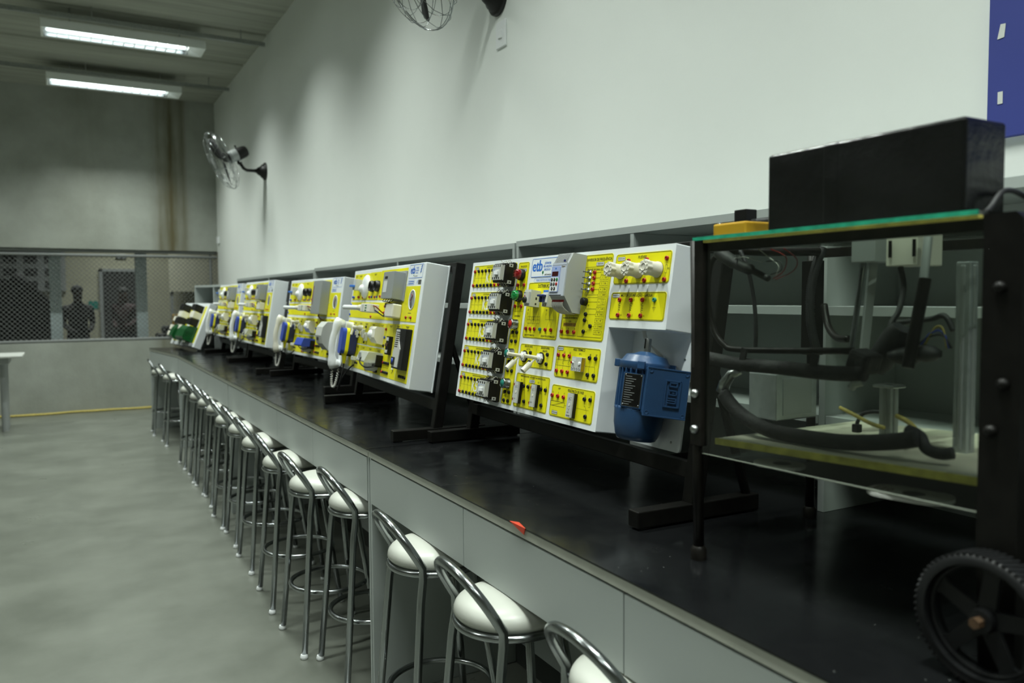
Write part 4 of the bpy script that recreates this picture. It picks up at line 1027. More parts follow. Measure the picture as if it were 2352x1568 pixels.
# ceramic fuse caps
for u in (1.062, 1.148, 1.234):
    c = MB(); T = Matrix.Translation((u, 0.4815, 0.0018))
    c.lathe([(0.0225, 0.0), (0.0225, 0.006), (0.0205, 0.008), (0.0195, 0.036)], 'ceramic', T, 32)
    pf = []
    for k in range(64):
        a = 2*PI*k/64; r = 0.0205+0.0016*math.cos(8*a); pf.append((r*math.cos(a), r*math.sin(a)))
    c.prism(pf, 0.034, 0.050, 'ceramic', T, True)
    c.lathe([(0.0118, 0.0497), (0.0118, 0.052), (0.0095, 0.052), (0.0095, 0.044), (0.0001, 0.044)], 'ceramic', T, 24, False)
    for k in range(8):
        a = 2*PI*(k+0.5)/8; c.sphere((u+0.0155*math.cos(a), 0.4815+0.0155*math.sin(a), 0.0522), 0.0022, 'ceramic', 8, (1.4, 1.4, 0.5))
    c.lathe([(0.0001, 0.0), (0.0232, 0.0), (0.0232, 0.001)], 'ink', Matrix.Translation((u, 0.4815, 0.0012)), 24, False)
    o = c.build('fuse_cap', t1)
# float level sensors
for u in (0.544, 0.660):
    c = MB(); T = Matrix.Translation((u, 0.197, 0.0018)); c.lathe([(0.021, 0), (0.021, 0.004)], 'black', T, 20); o = c.build('level_sensor', t1)
    c = MB(); c.lathe([(0.0185, 0.004), (0.0185, 0.012)], 'white', T, 6, True, False); c.lathe([(0.012, 0.012), (0.010, 0.018)], 'white', T, 16); c.cyl((u, 0.197, 0.018), (u, 0.199, 0.072), 0.0062, 'cream', 12); c.build('nut_and_stem', o)
    c = MB(); c.cyl((u, 0.192, 0.028), (u+0.001, 0.165, 0.048), 0.0045, 'cream', 8); c.cyl((u, 0.175, 0.042), (u+0.002, 0.147, 0.068), 0.0095, 'cream', 16); c.build('float_arm', o)
# timers and phase relay
def relay(t, u0, u1, v0, v1, nm, extra):
    c = MB(); c.bb(u0, u1, v0, v1, 0.0018, 0.012, 'black'); c.bb(u0-0.001, u1-0.003, v0+0.001, v1-0.001, 0.012, 0.017, 'devgrey')
    um = (u0+u1)/2-0.002; h = v1-v0
    c.lathe([(0.005, 0.017), (0.005, 0.0178), (0.0001, 0.0178)], 'cream', Matrix.Translation((um, v0+h*0.52, 0)), 14, False)
    for q in range(7): a = PI*1.25-q*PI*1.5/6; c.rect(um+0.008*math.cos(a)-0.0006, v0+h*0.52+0.008*math.sin(a)-0.0006, um+0.008*math.cos(a)+0.0006, v0+h*0.52+0.008*math.sin(a)+0.0006, 0.0174, 'ink')
    c.rect(um-0.006, v0+h*0.70, um, v0+h*0.82, 0.0174, 'psu')
    for q in range(2): c.rect(um+0.005, v0+h*(0.72+0.08*q), um+0.008, v0+h*(0.745+0.08*q), 0.0174, 'ink')
    c.text('RTW', um-0.003, v0+h*0.20, 0.0174, 0.005, 'ink')
    if extra:
        for q in range(3): c.lathe([(0.0001, 0.0174), (0.0025, 0.0174)], 'ink', Matrix.Translation((um-0.007+0.007*q, v0+h*0.08, 0)), 8, False)
        c.poly([(um-0.006, v0+h*0.38), (um, v0+h*0.32), (um+0.006, v0+h*0.38)], 0.0007, 0.0175, 'ink'); c.line((um, v0+h*0.32), (um, v0+h*0.24), 0.0007, 0.0175, 'ink')
    return c.build(nm, t, 0.0012)
relay(t1, 0.526, 0.557, 0.030, 0.106, 'timer_relay', False); relay(t1, 0.646, 0.677, 0.030, 0.107, 'timer_relay', False); relay(t1, 0.882, 0.914, 0.025, 0.102, 'phase_relay', True)
c = MB(); c.bb(0.876, 0.933, 0.171, 0.216, 0.0018, 0.016, 'devgrey'); c.bb(0.9325, 0.9335, 0.172, 0.215, 0.003, 0.016, 'brass'); c.rect(0.879, 0.202, 0.902, 0.213, 0.0164, 'inkgrey'); c.lathe([(0.006, 0.016), (0.006, 0.019), (0.0001, 0.019)], 'white', Matrix.Translation((0.923, 0.196, 0)), 14, False)
for q in range(4): c.lathe([(0.0042, 0.0162), (0.0042, 0.0172), (0.003, 0.0165), (0.0001, 0.0165)], 'psu', Matrix.Translation((0.884+q*0.0135, 0.179, 0)), 10, False)
o = c.build('thermal_relay', t1, 0.001)
c = MB(); c.cyl((0.886, 0.197, 0.014), (0.885, 0.197, 0.021), 0.004, 'white', 10); c.cyl((0.885, 0.197, 0.021), (0.885, 0.197, 0.0235), 0.0038, 'red', 10); c.build('reset_button', o)

# electric motor hanging shaft-up on the back plate
mt = MB(); mu_, mw_, mv = 1.202, -0.022, 0.0
T = Matrix.Translation((mu_, mv, mw_)) @ Matrix.Rotation(-PI/2, 4, 'X') @ Matrix.Diagonal((1.12, 1.12, 1, 1))     # local z -> v
def MOT(b_): b_.T = T; return b_
b = MOT(MB()); b.lathe([(0.054, 0.085), (0.054, 0.205)], 'motor', None, 32)
for k in range(26):
    a = 2*PI*k/26
    b.box((0.0575*math.cos(a), 0.0575*math.sin(a), 0.145), (0.012, 0.0035, 0.115), 'motor', Matrix.Rotation(a, 4, 'Z'))
mo = b.build('electric_motor', t1, 0.001)
b = MOT(MB()); b.lathe([(0.040, 0.004), (0.048, 0.008), (0.054, 0.020), (0.0605, 0.050), (0.063, 0.088), (0.063, 0.096), (0.060, 0.096)], 'motor', None, 36); b.build('fan_cowl', mo)
b = MOT(MB()); b.lathe([(0.060, 0.200), (0.064, 0.206), (0.064, 0.222), (0.058, 0.228), (0.050, 0.242), (0.030, 0.246), (0.018, 0.252), (0.013, 0.253)], 'motor', None, 36)
for k in range(4):
    a = PI/4+k*PI/2; b.box((0.066*math.cos(a), 0.066*math.sin(a), 0.214), (0.020, 0.018, 0.022), 'motor', Matrix.Rotation(a, 4, 'Z'))
b.build('end_shield', mo, 0.002)
b = MOT(MB()); b.lathe([(0.0085, 0.25), (0.0085, 0.288), (0.0075, 0.291)], 'steel', None, 16); b.bb(-0.002, 0.002, -0.0095, -0.006, 0.262, 0.29, 'blackpaint'); b.build('shaft', mo)
# plain name plate facing the room
PT = Matrix.Translation((mu_, 0, mw_)) @ Matrix.Rotation(math.radians(31), 4, 'Y')
b = MB(); b.T = PT; wf = 0.0725; b.bb(-0.030, 0.030, 0.095, 0.190, wf-0.012, wf-0.0005, 'motor'); b.bb(-0.0265, 0.0265, 0.098, 0.188, wf-0.0005, wf+0.0003, 'steel'); b.bb(-0.025, 0.025, 0.0995, 0.1865, wf+0.0003, wf+0.0007, 'blackpaint')
for k in range(13): b.rect(-0.022, 0.1035+k*0.0063, -0.004+0.012*((k*7) % 3)/2, 0.1035+k*0.0063+0.0014, wf+0.0010, 'psu')
for uu in (-0.0225, 0.0225):
    for vv in (0.1025, 0.1835): b.lathe([(0.0026, wf+0.0007), (0.002, wf+0.0022), (0.0001, wf+0.0024)], 'chrome', Matrix.Translation((uu, vv, 0)), 8, False)
b.build('rating_plate', mo)
# terminal box towards the room and the camera
TB = Matrix.Translation((mu_+0.078, 0.147, mw_-0.010)) @ Matrix.Rotation(math.radians(66), 4, 'Y')
b = MB(); b.T = TB
b.bb(-0.055, 0.055, -0.064, 0.064, -0.03, 0.034, 'motor'); b.build('terminal_box', mo, 0.006, 3)
b = MB(); b.T = TB; b.bb(-0.058, 0.058, -0.066, 0.066, 0.034, 0.046, 'motor')
for uu in (-0.049, 0.049):
    for vv in (-0.056, 0.056): b.lathe([(0.0055, 0.046), (0.0055, 0.048), (0.003, 0.0465), (0.0001, 0.0465)], 'motor', Matrix.Translation((uu, vv, 0)), 10, False)
b.bb(-0.058, 0.058, -0.066, -0.062, 0.046, 0.0475, 'motor').bb(-0.058, 0.058, 0.062, 0.066, 0.046, 0.0475, 'motor')
b.build('terminal_box_cover', mo, 0.003)
b = MB(); b.T = TB @ Matrix.Translation((0.016, 0, 0.0462)); q = 0.0042; z1 = 0.0035      # raised maker's mark: stacked square letters
def bar(u0, v0, u1, v1): b.bb(u0, u1, v0, v1, 0, z1, 'motor')
for vv in (-0.037, 0.0325): bar(-0.020, vv, 0.020, vv+0.0045)
bar(-0.024, -0.037, -0.0195, 0.037); bar(0.0155, -0.037, 0.020, 0.037)
for k, v in enumerate((0.018, -0.004, -0.026)):
    if k == 0:
        bar(-0.013, v, 0.011, v+q); bar(-0.013, v+0.010, 0.011, v+0.010+q*0.9); bar(0.007, v, 0.011, v+0.014); bar(-0.013, v, -0.009, v+0.014)
    elif k == 1:
        bar(-0.013, v, 0.011, v+q*0.9); bar(-0.013, v+0.011, 0.011, v+0.011+q*0.9); bar(-0.013, v, -0.009, v+0.0145); bar(-0.003, v+0.0052, 0.004, v+0.009); bar(0.007, v, 0.011, v+0.0145)
    else:
        for w3 in (0, 0.0062, 0.0124): bar(-0.013, v+w3, 0.011, v+w3+0.0034)
        bar(0.007, v, 0.011, v+0.0155)
b.build('raised_mark', mo, 0.0006)
b = MB(); b.bb(mu_-0.05, mu_-0.025, 0.085, 0.205, -DP, mw_-0.035, 'motor').bb(mu_+0.025, mu_+0.05, 0.085, 0.205, -DP, mw_-0.035, 'motor'); b.build('mounting_feet', mo, 0.002)
b = MB()
for k in range(4):
    d = 0.004*k
    b.tube([(1.118+d, V1+0.004, -0.060), (1.128+d, 0.290, -0.066), (1.165+d, 0.268-d, -0.074), (1.215+d, 0.246-d, -0.072), (1.250+d*0.5, 0.215, -0.050), (1.240+d*0.3, 0.175, -0.030)], 0.0022, 'wire', 6, sub=4)
b.build('motor_cable', t1)

# ---------------- home-automation trainer boards (four of one kind, small differences)
def dashes(b, u, v, n, z, wd=0.034, h=0.0022):
    for k in range(n):
        a = wd*(0.9 if k % 2 == 0 else 0.6)
        b.rect(u-a/2, v-k*0.005-h/2, u+a/2, v-k*0.005+h/2, z, 'ink')
def automation_board(label, o, yaw_, tilt, variant, full=True):
    t = board_root(label, 'trainer_board', o, yaw_, tilt, 'yellow trainer boards')
    W, H, D = 1.2473, 0.552, 0.104
    b = MB(); b.bb(0, W, 0, H, -D, 0, 'panelwhite'); b.build('housing', t, 0.004)
    b = MB(); b.bb(0.004, W+0.003, -0.003, H+0.002, -D-0.006, -D, 'panelwhite'); b.build('rear_plate', t, 0.002)
    stand(t, W, H+0.016, -0.055, W+0.050, D+0.007)
    # yellow cells
    cells = [(0.030, 0.387, 0.102, 0.530), (0.108, 0.387, 0.205, 0.530), (0.211, 0.387, 0.348, 0.530), (0.354, 0.387, 0.560, 0.532), (0.566, 0.387, 1.006, 0.536),
             (0.016, 0.290, 0.735, 0.374), (0.743, 0.289, 1.216, 0.381), (1.012, 0.381, 1.216, 0.449)]
    edges = [0.018, 0.135, 0.245, 0.370, 0.480, 0.640, 0.800]
    for i in range(len(edges)-1):
        cells.append((edges[i], 0.154, edges[i+1]-0.006, 0.272)); cells.append((edges[i], 0.022, edges[i+1]-0.006, 0.147))
    cells += [(0.800, 0.021, 0.932, 0.274), (0.938, 0.021, 1.022, 0.275), (1.028, 0.021, 1.210, 0.277)]
    b = MB()
    for c in cells: b.prism([(c[0], c[1]), (c[2], c[1]), (c[2], c[3]), (c[0], c[3])], 0.0002, 0.0012, 'yellow')
    z = 0.0016
    for c in cells[:5]+cells[8:]:
        dashes(b, (c[0]+c[2])/2, c[3]-0.010, 2, z, min(0.055, (c[2]-c[0])*0.6))
    dashes(b, 0.30, 0.364, 1, z, 0.10); dashes(b, 1.115, 0.328, 1, z, 0.05)
    for u in (0.83, 0.85, 0.87, 0.89, 0.905): b.line((u, 0.083), (u, 0.047), 0.0012, z, 'ink')
    b.line((0.822, 0.065), (0.91, 0.065), 0.0008, z, 'ink')
    b.line((1.075, 0.308), (1.145, 0.308), 0.0010, z, 'ink'); b.poly([(1.110+0.006*math.cos(q), 0.308+0.006*math.sin(q)) for q in range(7)], 0.001, z, 'ink', True)
    for u, v in ((0.07, 0.06), (0.19, 0.06), (0.31, 0.19), (0.42, 0.19), (0.56, 0.05), (0.97, 0.045)): b.line((u, v), (u+0.012, v+0.012), 0.003, z, 'ink')
    b.build('label_plate', t)
    # logo
    b = MB(); b.poly(rrect(1.028, 0.486, 1.219, 0.546, 0.005), 0.0018, 0.0008, 'inkblue', True)
    for dx in (0, 0.0012): b.text('etb', 1.076+dx, 0.5215, 0.0009, 0.050, 'inkblue', 1.0)
    for k, tx in enumerate(('sistema', 'de ensino', 'técnico')): b.text(tx, 1.138, 0.5315-k*0.0115, 0.0009, 0.0125, 'inkblue', 0.9)
    for k in range(3): b.add([(1.182+0.003*k, 0.505+0.012*k, 0.0009), (1.196+0.003*k, 0.511+0.012*k, 0.0009), (1.200+0.003*k, 0.520+0.012*k, 0.0009), (1.186+0.003*k, 0.514+0.012*k, 0.0009)], [(0, 1, 2, 3)], 'inkblue')
    b.lathe([(0.0001, 0.0009), (0.004, 0.0009)], 'inkgreen', Matrix.Translation((1.098, 0.498, 0)), 10, False); b.text('abril avanção', 1.130, 0.4945, 0.0009, 0.0085, 'ink', 0.9)
    b.poly(rrect(1.030, 0.455, 1.120, 0.476, 0.004), 0.001, 0.0009, 'inkblue', True)
    for k in range(2): b.rect(1.036, 0.4685-k*0.0085, 1.112, 0.4715-k*0.0085, 0.0009, 'inkblue')
    if variant != 'blue':
        for k in range(4): b.rect(1.172, 0.457+k*0.0052, 1.214, 0.4602+k*0.0052, 0.0009, 'ink')
        b.add([(1.150, 0.455, 0.0009), (1.160, 0.465, 0.0009), (1.168, 0.478, 0.0009), (1.158, 0.470, 0.0009)], [(0, 1, 2, 3)], 'inkblue')
    b.build('logo_plate', t)
    # sockets
    jacks(t, 'red', (0.060, 0.470), (0.060, 0.450), (0.165, 0.402), (0.180, 0.402), (0.262, 0.400), (0.400, 0.402), (0.500, 0.402), (0.600, 0.405), (1.075, 0.308), (1.145, 0.308), (0.715, 0.355), (0.715, 0.325), (0.480, 0.300), (0.795, 0.245))
    jacks(t, 'blue', (0.045, 0.402), (0.060, 0.402), (0.075, 0.402), (0.305, 0.400), (0.440, 0.402), (0.540, 0.402), (0.640, 0.405), (0.030, 0.360), (0.030, 0.305), (0.785, 0.205))
    jacks(t, 'black', *[(u, v) for u in (0.07, 0.18, 0.30, 0.42) for v in (0.245, 0.200)], *[(u, 0.165) for u in (0.07, 0.18, 0.42)], *[(u, 0.10) for u in (0.05, 0.17)], (0.05, 0.055), (0.30, 0.05), (0.335, 0.05), (0.785, 0.165))
    jacks(t, 'red', (0.680, 0.035), (0.695, 0.035), (0.520, 0.032), (0.555, 0.032), (0.822, 0.087), (0.815, 0.043)); jacks(t, 'black', (0.712, 0.035), (0.730, 0.035))
    jacks(t, 'black', *[(0.840+0.0145*k, v) for k in range(6) for v in (0.087, 0.043)], *[(1.100+0.027*k, 0.045) for k in range(4)])
    flush_jacks(t)
    # ceiling presence sensor dome
    b = MB(); T = Matrix.Translation((0.305, 0.458, 0.0015)); b.lathe([(0.064, 0), (0.064, 0.006), (0.055, 0.014), (0.030, 0.018), (0.0001, 0.019)], 'white', T, 28, False); o_ = b.build('presence_sensor', t)
    b = MB(); b.lathe([(0.022, 0.016), (0.020, 0.028), (0.010, 0.035), (0.0001, 0.036)], 'white', Matrix.Translation((0.29, 0.445, 0.0015)), 20, False); b.rect(0.285, 0.470, 0.318, 0.478, 0.0192, 'psu'); b.build('lens', o_)
    for u in (0.448, 0.545):
        b = MB(); b.lathe([(0.029, 0.0015), (0.029, 0.016), (0.026, 0.018), (0.026, 0.024), (0.022, 0.024), (0.020, 0.014), (0.0001, 0.014)], 'black', Matrix.Translation((u, 0.457, 0)), 24, False); b.build('lamp_socket', t)
    b = MB(); b.bb(0.165, 0.215, 0.436, 0.496, 0.0015, 0.042, 'devgrey'); o_ = b.build('circuit_breaker', t, 0.002)
    b = MB(); b.bb(0.162, 0.218, 0.450, 0.462, 0.042, 0.060, 'inkblue'); b.build('toggle', o_, 0.002)
    # open round hole with wires behind
    b = MB(); b.lathe([(0.046, 0.0014), (0.046, 0.0026), (0.041, 0.0026), (0.040, 0.0012)], 'white', Matrix.Translation((1.122, 0.388, 0)), 28, False)
    b.lathe([(0.0001, 0.0014), (0.041, 0.0014)], 'psu', Matrix.Translation((1.122, 0.388, 0)), 28, False); o_ = b.build('round_opening', t)
    b = MB(); b.tube([(1.112, 0.415, 0.004), (1.128, 0.405, 0.004), (1.114, 0.390, 0.004), (1.122, 0.365, 0.004)], 0.0018, 'redlens', 6, sub=4); b.tube([(1.104, 0.386, 0.004), (1.118, 0.380, 0.004), (1.128, 0.352, 0.004)], 0.0018, 'ink', 6, sub=4); b.build('wires', o_)
    # grey power unit
    if variant == 'blue':
        b = MB(); b.bb(0.80, 0.992, 0.300, 0.525, 0.0015, 0.062, 'psu'); o_ = b.build('power_unit', t, 0.003)
        b = MB(); b.rect(0.812, 0.36, 0.826, 0.49, 0.0624, 'redlens'); b.build('label', o_)
        b = MB()
        for k in range(4): b.tube([(0.93+0.006*k, 0.302, 0.04), (0.935+0.006*k, 0.285, 0.045), (0.925+0.006*k, 0.268, 0.02), (0.93+0.006*k, 0.262, 0.003)], 0.002, ('ink', 'redlens')[k % 2], 5, sub=3)
        b.build('wire_loom', o_)
    else:
        b = MB(); b.bb(0.815, 0.990, 0.385, 0.512, 0.0015, 0.058, 'psu'); b.bb(0.806, 1.008, 0.381, 0.522, 0.0015, 0.006, 'psu'); o_ = b.build('power_unit', t, 0.003)
        b = MB(); b.bb(0.845, 0.890, 0.478, 0.490, 0.058, 0.0585, 'ink'); b.rect(0.835, 0.415, 0.895, 0.470, 0.0585, 'inkgrey'); b.poly(rrect(0.835, 0.415, 0.895, 0.470, 0.002), 0.0015, 0.0588, 'devgrey', True); b.build('label', o_)
        b = MB()
        for k in range(5): b.tube([(0.86+0.02*k, 0.387, 0.05-0.005*k), (0.85+0.02*k, 0.374, 0.055-0.005*k), (0.88+0.014*k, 0.370, 0.05), (0.93, 0.366, 0.03), (0.95, 0.368, 0.012)], 0.0018, 'ink', 5, sub=3)
        b.build('wire_loom', o_)
        b = MB(); b.bb(0.868, 0.995, 0.300, 0.364, 0.0015, 0.046, 'cream'); o_ = b.build('ballast_box', t, 0.006)
        b = MB(); b.bb(0.866, 0.884, 0.345, 0.3655, 0.02, 0.0475, 'ink').bb(0.866, 0.880, 0.302, 0.312, 0.02, 0.0475, 'ink'); b.build('end_caps', o_)
    # tubular lamp with its socket
    b = MB(); b.cyl((0.135, 0.337, 0.062), (0.480, 0.337, 0.062), 0.0135, 'white', 16); b.sphere((0.135, 0.337, 0.062), 0.0135, 'white', 12); b.lathe([(0.0148, 0), (0.0148, 0.010)], 'psu', Matrix.Translation((0.455, 0.337, 0.062)) @ Matrix.Rotation(PI/2, 4, 'Y'), 16); o_ = b.build('tubular_lamp', t)
    b = MB(); b.cyl((0.46, 0.337, 0.062), (0.54, 0.337, 0.060), 0.016, 'cream', 14, 0.019); b.bb(0.535, 0.715, 0.316, 0.358, 0.030, 0.076, 'cream')
    b.build('lamp_base', o_, 0.003)
    b = MB()
    for k in range(3): b.bb(0.620, 0.652, 0.321+k*0.012, 0.327+k*0.012, 0.076, 0.0765, 'inkgreen')
    b.bb(0.56, 0.60, 0.320, 0.352, 0.076, 0.0765, 'devgrey'); b.build('vents', o_)
    b = MB(); b.tube([(0.712, 0.35, 0.06), (0.735, 0.345, 0.05), (0.730, 0.325, 0.02), (0.725, 0.318, 0.004)], 0.003, 'redlens', 6, sub=3); b.tube([(0.712, 0.33, 0.05), (0.728, 0.322, 0.04), (0.722, 0.305, 0.004)], 0.003, 'navy', 6, sub=3); b.build('lamp_wires', o_)
    # small white switches
    for u, v in ((0.275, 0.205), (0.395, 0.210), (0.46, 0.195)):
        b = MB(); b.bb(u-0.014, u+0.014, v-0.022, v+0.022, 0.0015, 0.014, 'white'); b.bb(u-0.008, u+0.008, v-0.010, v+0.012, 0.014, 0.022, 'cream'); b.build('rocker_switch', t, 0.002)
    b = MB(); b.lathe([(0.016, 0.0015), (0.016, 0.02), (0.010, 0.03), (0.010, 0.055), (0.0001, 0.056)], 'cream', Matrix.Translation((0.345, 0.235, 0)), 16, False); b.cyl((0.345, 0.235, 0.05), (0.350, 0.195, 0.058), 0.006, 'cream', 10); b.build('reed_sensor', t)
    b = MB(); b.cyl((0.165, 0.125, 0.006), (0.165, 0.055, 0.012), 0.011, 'cream', 12, 0.006); b.build('magnetic_sensor', t)
    b = MB(); b.bb(0.265, 0.305, 0.060, 0.082, 0.0015, 0.022, 'white'); b.build('magnetic_contact', t, 0.003)
    b = MB(); b.bb(0.975, 0.995, 0.065, 0.10, 0.0015, 0.006, 'white'); b.build('sliding_switch', t)
    # wall motion sensor
    b = MB(); b.prism([(0.0015, 0.168), (0.0015, 0.252), (0.040, 0.252), (0.048, 0.240), (0.048, 0.198), (0.030, 0.172)], 0.655, 0.765, 'cream', Matrix(((0, 0, 1, 0), (0, 1, 0, 0), (1, 0, 0, 0), (0, 0, 0, 1)))); o_ = b.build('motion_sensor', t, 0.004)
    b = MB(); b.sphere((0.695, 0.212, 0.046), 0.022, 'white', 16, (1, 1, 0.8)); b.build('lens', o_)
    # relay module
    b = MB(); b.bb(0.880, 0.925, 0.128, 0.214, 0.0015, 0.020, 'black'); b.bb(0.884, 0.921, 0.192, 0.208, 0.020, 0.0225, 'devgrey'); b.bb(0.884, 0.921, 0.136, 0.150, 0.020, 0.0225, 'devgrey'); b.bb(0.886, 0.915, 0.166, 0.180, 0.020, 0.026, 'orange'); b.build('relay_module', t, 0.001)
    # intercom / siren at the right
    if variant == 'blue':
        b = MB(); pf = [(0.0015, 0.070), (0.030, 0.070), (0.075, 0.110), (0.090, 0.160), (0.085, 0.215), (0.060, 0.250), (0.0015, 0.258)]
        b.prism(pf, 1.075, 1.200, 'devgrey', Matrix(((0, 0, 1, 0), (0, 1, 0, 0), (1, 0, 0, 0), (0, 0, 0, 1)))); o_ = b.build('siren', t, 0.006)
        b = MB(); b.lathe([(0.016, 0), (0.016, 0.003)], 'ink', Matrix.Translation((1.118, 0.142, 0.084)), 16); b.build('sounder_hole', o_)
    else:
        b = MB(); b.bb(1.045, 1.197, 0.076, 0.256, 0.0015, 0.030, 'black'); o_ = b.build('door_intercom', t, 0.003)
        b = MB(); b.prism([(1.053, 0.084), (1.142, 0.084), (1.150, 0.165), (1.120, 0.200), (1.110, 0.250), (1.066, 0.250), (1.060, 0.205), (1.062, 0.165), (1.053, 0.150)], 0.030, 0.033, 'devgrey'); b.build('front_plate', o_)
        b = MB()
        for k in range(8): b.bb(1.066+0.001*k, 1.110+0.002*k, 0.172+k*0.0092, 0.176+k*0.0092, 0.033, 0.0335, 'ink')
        b.build('speaker_slots', o_)
        b = MB(); b.bb(1.051, 1.096, 0.092, 0.126, 0.033, 0.037, 'ink'); b.lathe([(0.010, 0.037), (0.010, 0.040), (0.0001, 0.0405)], 'blue', Matrix.Translation((1.074, 0.109, 0)) @ Matrix.Diagonal((1, 1.25, 1, 1)), 14, False); b.build('call_button', o_)
    # junction cover with cup below
    b = MB()
    if variant == 'blue':
        b.prism([(0.0015, 0.078), (0.090, 0.070), (0.096, 0.078), (0.080, 0.128), (0.0015, 0.130)], 0.630, 0.800, 'blue', Matrix(((0, 0, 1, 0), (0, 1, 0, 0), (1, 0, 0, 0), (0, 0, 0, 1)))); o_ = b.build('terminal_cover', t, 0.004)
    else:
        b.prism([(0.0015, 0.082), (0.085, 0.074), (0.088, 0.082), (0.070, 0.126), (0.0015, 0.128)], 0.630, 0.790, 'coverclear', Matrix(((0, 0, 1, 0), (0, 1, 0, 0), (1, 0, 0, 0), (0, 0, 0, 1)))); o_ = b.build('terminal_cover', t, 0.004)
        b = MB(); b.bb(0.675, 0.725, 0.092, 0.118, 0.088, 0.0885, 'psu'); b.build('cover_window', o_)
    b = MB(); b.lathe([(0.036, 0.0015), (0.036, 0.045), (0.028, 0.055), (0.0001, 0.057)], 'white', Matrix.Translation((0.700, 0.062, 0)) @ Matrix.Diagonal((1.2, 0.8, 1, 1)), 20, False); b.build('buzzer_cup', t)
    b = MB(); b.bb(0.795, 0.806, 0.060, 0.118, 0.0015, 0.034, 'black').bb(0.735, 0.806, 0.060, 0.070, 0.0015, 0.034, 'black'); b.build('sensor_bracket', t, 0.001)
    b = MB(); b.tube([(0.725, 0.095, 0.088), (0.728, 0.070, 0.090), (0.760, 0.052, 0.070), (0.800, 0.062, 0.036)], 0.0032, 'rubber', 8, sub=5); b.build('sensor_cable', t)
    # float switch in blue and yellow
    b = MB(); FT = Matrix.Translation((0.245, 0.155, 0)); lean = 0.18 if variant == 'blue' else 0.0
    FT = FT @ Matrix.Rotation(-lean, 4, 'Z'); b.T = FT
    pf = rrect(-0.036, -0.068, 0.036, 0.070, 0.024, 6)
    b.prism(pf, 0.006, 0.046, 'navy', None, True); o_ = b.build('float_switch', t, 0.004)
    b = MB(); b.T = FT; b.prism(rrect(-0.038, -0.070, 0.038, 0.072, 0.025, 6), 0.046, 0.064, 'yellow', None, True); b.cyl((0, -0.066, 0.055), (0.002, -0.120, 0.050), 0.015, 'yellow', 14, 0.007); b.build('yellow_band', o_, 0.002)
    b = MB(); b.T = FT; b.prism(pf, 0.064, 0.086, 'blue', None, True); b.build('front_half', o_, 0.006)
    b = MB()
    if variant == 'blue': b.tube([(0.247, 0.035, 0.05), (0.245, 0.005, 0.045), (0.275, -0.006, 0.03), (0.315, 0.012, 0.012), (0.33, 0.03, 0.003)], 0.0042, 'rubber', 8, sub=5)
    else: b.tube([(0.247, 0.036, 0.05), (0.240, -0.02, 0.05), (0.205, -0.085, 0.05), (0.170, -0.118, 0.045), (0.175, -0.10, 0.04), (0.205, -0.04, 0.035), (0.250, 0.015, 0.015), (0.275, 0.035, 0.003)], 0.0042, 'rubber', 8, sub=6)
    b.build('float_cable', o_)
    b = MB(); b.bb(0.198, 0.222, 0.075, 0.130, 0.0015, 0.072, 'rubber'); b.build('float_bracket', o_, 0.001)
    # wall telephone with handset and hanging cord
    b = MB(); b.prism(rrect(0.060, 0.010, 0.150, 0.262, 0.028, 6), 0.0015, 0.042, 'white', None, True); o_ = b.build('wall_telephone', t, 0.008)
    b = MB(); P = [Vector((0.105, 0.272-0.276*k/12, 0.070+0.026*math.sin(PI*k/12))) for k in range(13)]
    R = [0.021 if k in (0, 12) else (0.027 if k in (1, 11) else (0.024 if k in (2, 10) else 0.0175)) for k in range(13)]
    b.tube(P, R, 'cream' if variant == 'blue' else 'white', 14); b.sphere(P[1]+Vector((0, -0.004, -0.018)), 0.025, 'white', 14); b.sphere(P[11]+Vector((0, 0.004, -0.018)), 0.025, 'white', 14); b.build('handset', o_)
    b = MB(); path = []
    for k in range(120):
        a = k/119; vv = -0.004-0.105*math.sin(PI*a)**0.8*1.0; uu = 0.105+0.026*(a-0.5)*2*math.sin(PI*a); path.append((uu+0.006*math.cos(k*1.3), vv+0.0015*math.sin(k*1.3), 0.075-0.035*a+0.006*math.sin(k*1.3)))
    b.tube(path, 0.0026, 'wire', 5); b.build('coiled_cord', o_)
    return t
t2 = automation_board('yellow home-automation trainer board, second from the camera, with clear terminal cover', (1.311, 4.195, 1.1594), 0.0789, 0.1624, 'clear')
t3 = automation_board('yellow home-automation trainer board with blue terminal cover and large grey power unit', (1.408, 5.917, 1.1446), -0.020, 0.150, 'blue')
def dup_board(src, label, o, yaw_, tilt):
    r = dup(src, None, None, label); d = board_root('x', 'trainer_board', o, yaw_, tilt, 'x'); mw = d.matrix_world.copy(); bpy.data.objects.remove(d); r.matrix_world = mw
    return r
t4 = dup_board(t2, 'yellow home-automation trainer board, fourth from the camera, its white side plainly visible', (1.378, 7.426, 1.1594), 0.0176, 0.1624)
t5 = dup_board(t2, 'farthest yellow home-automation trainer board, just before the tilted board with green blocks', (1.391, 8.840, 1.1594), 0.002, 0.1624)

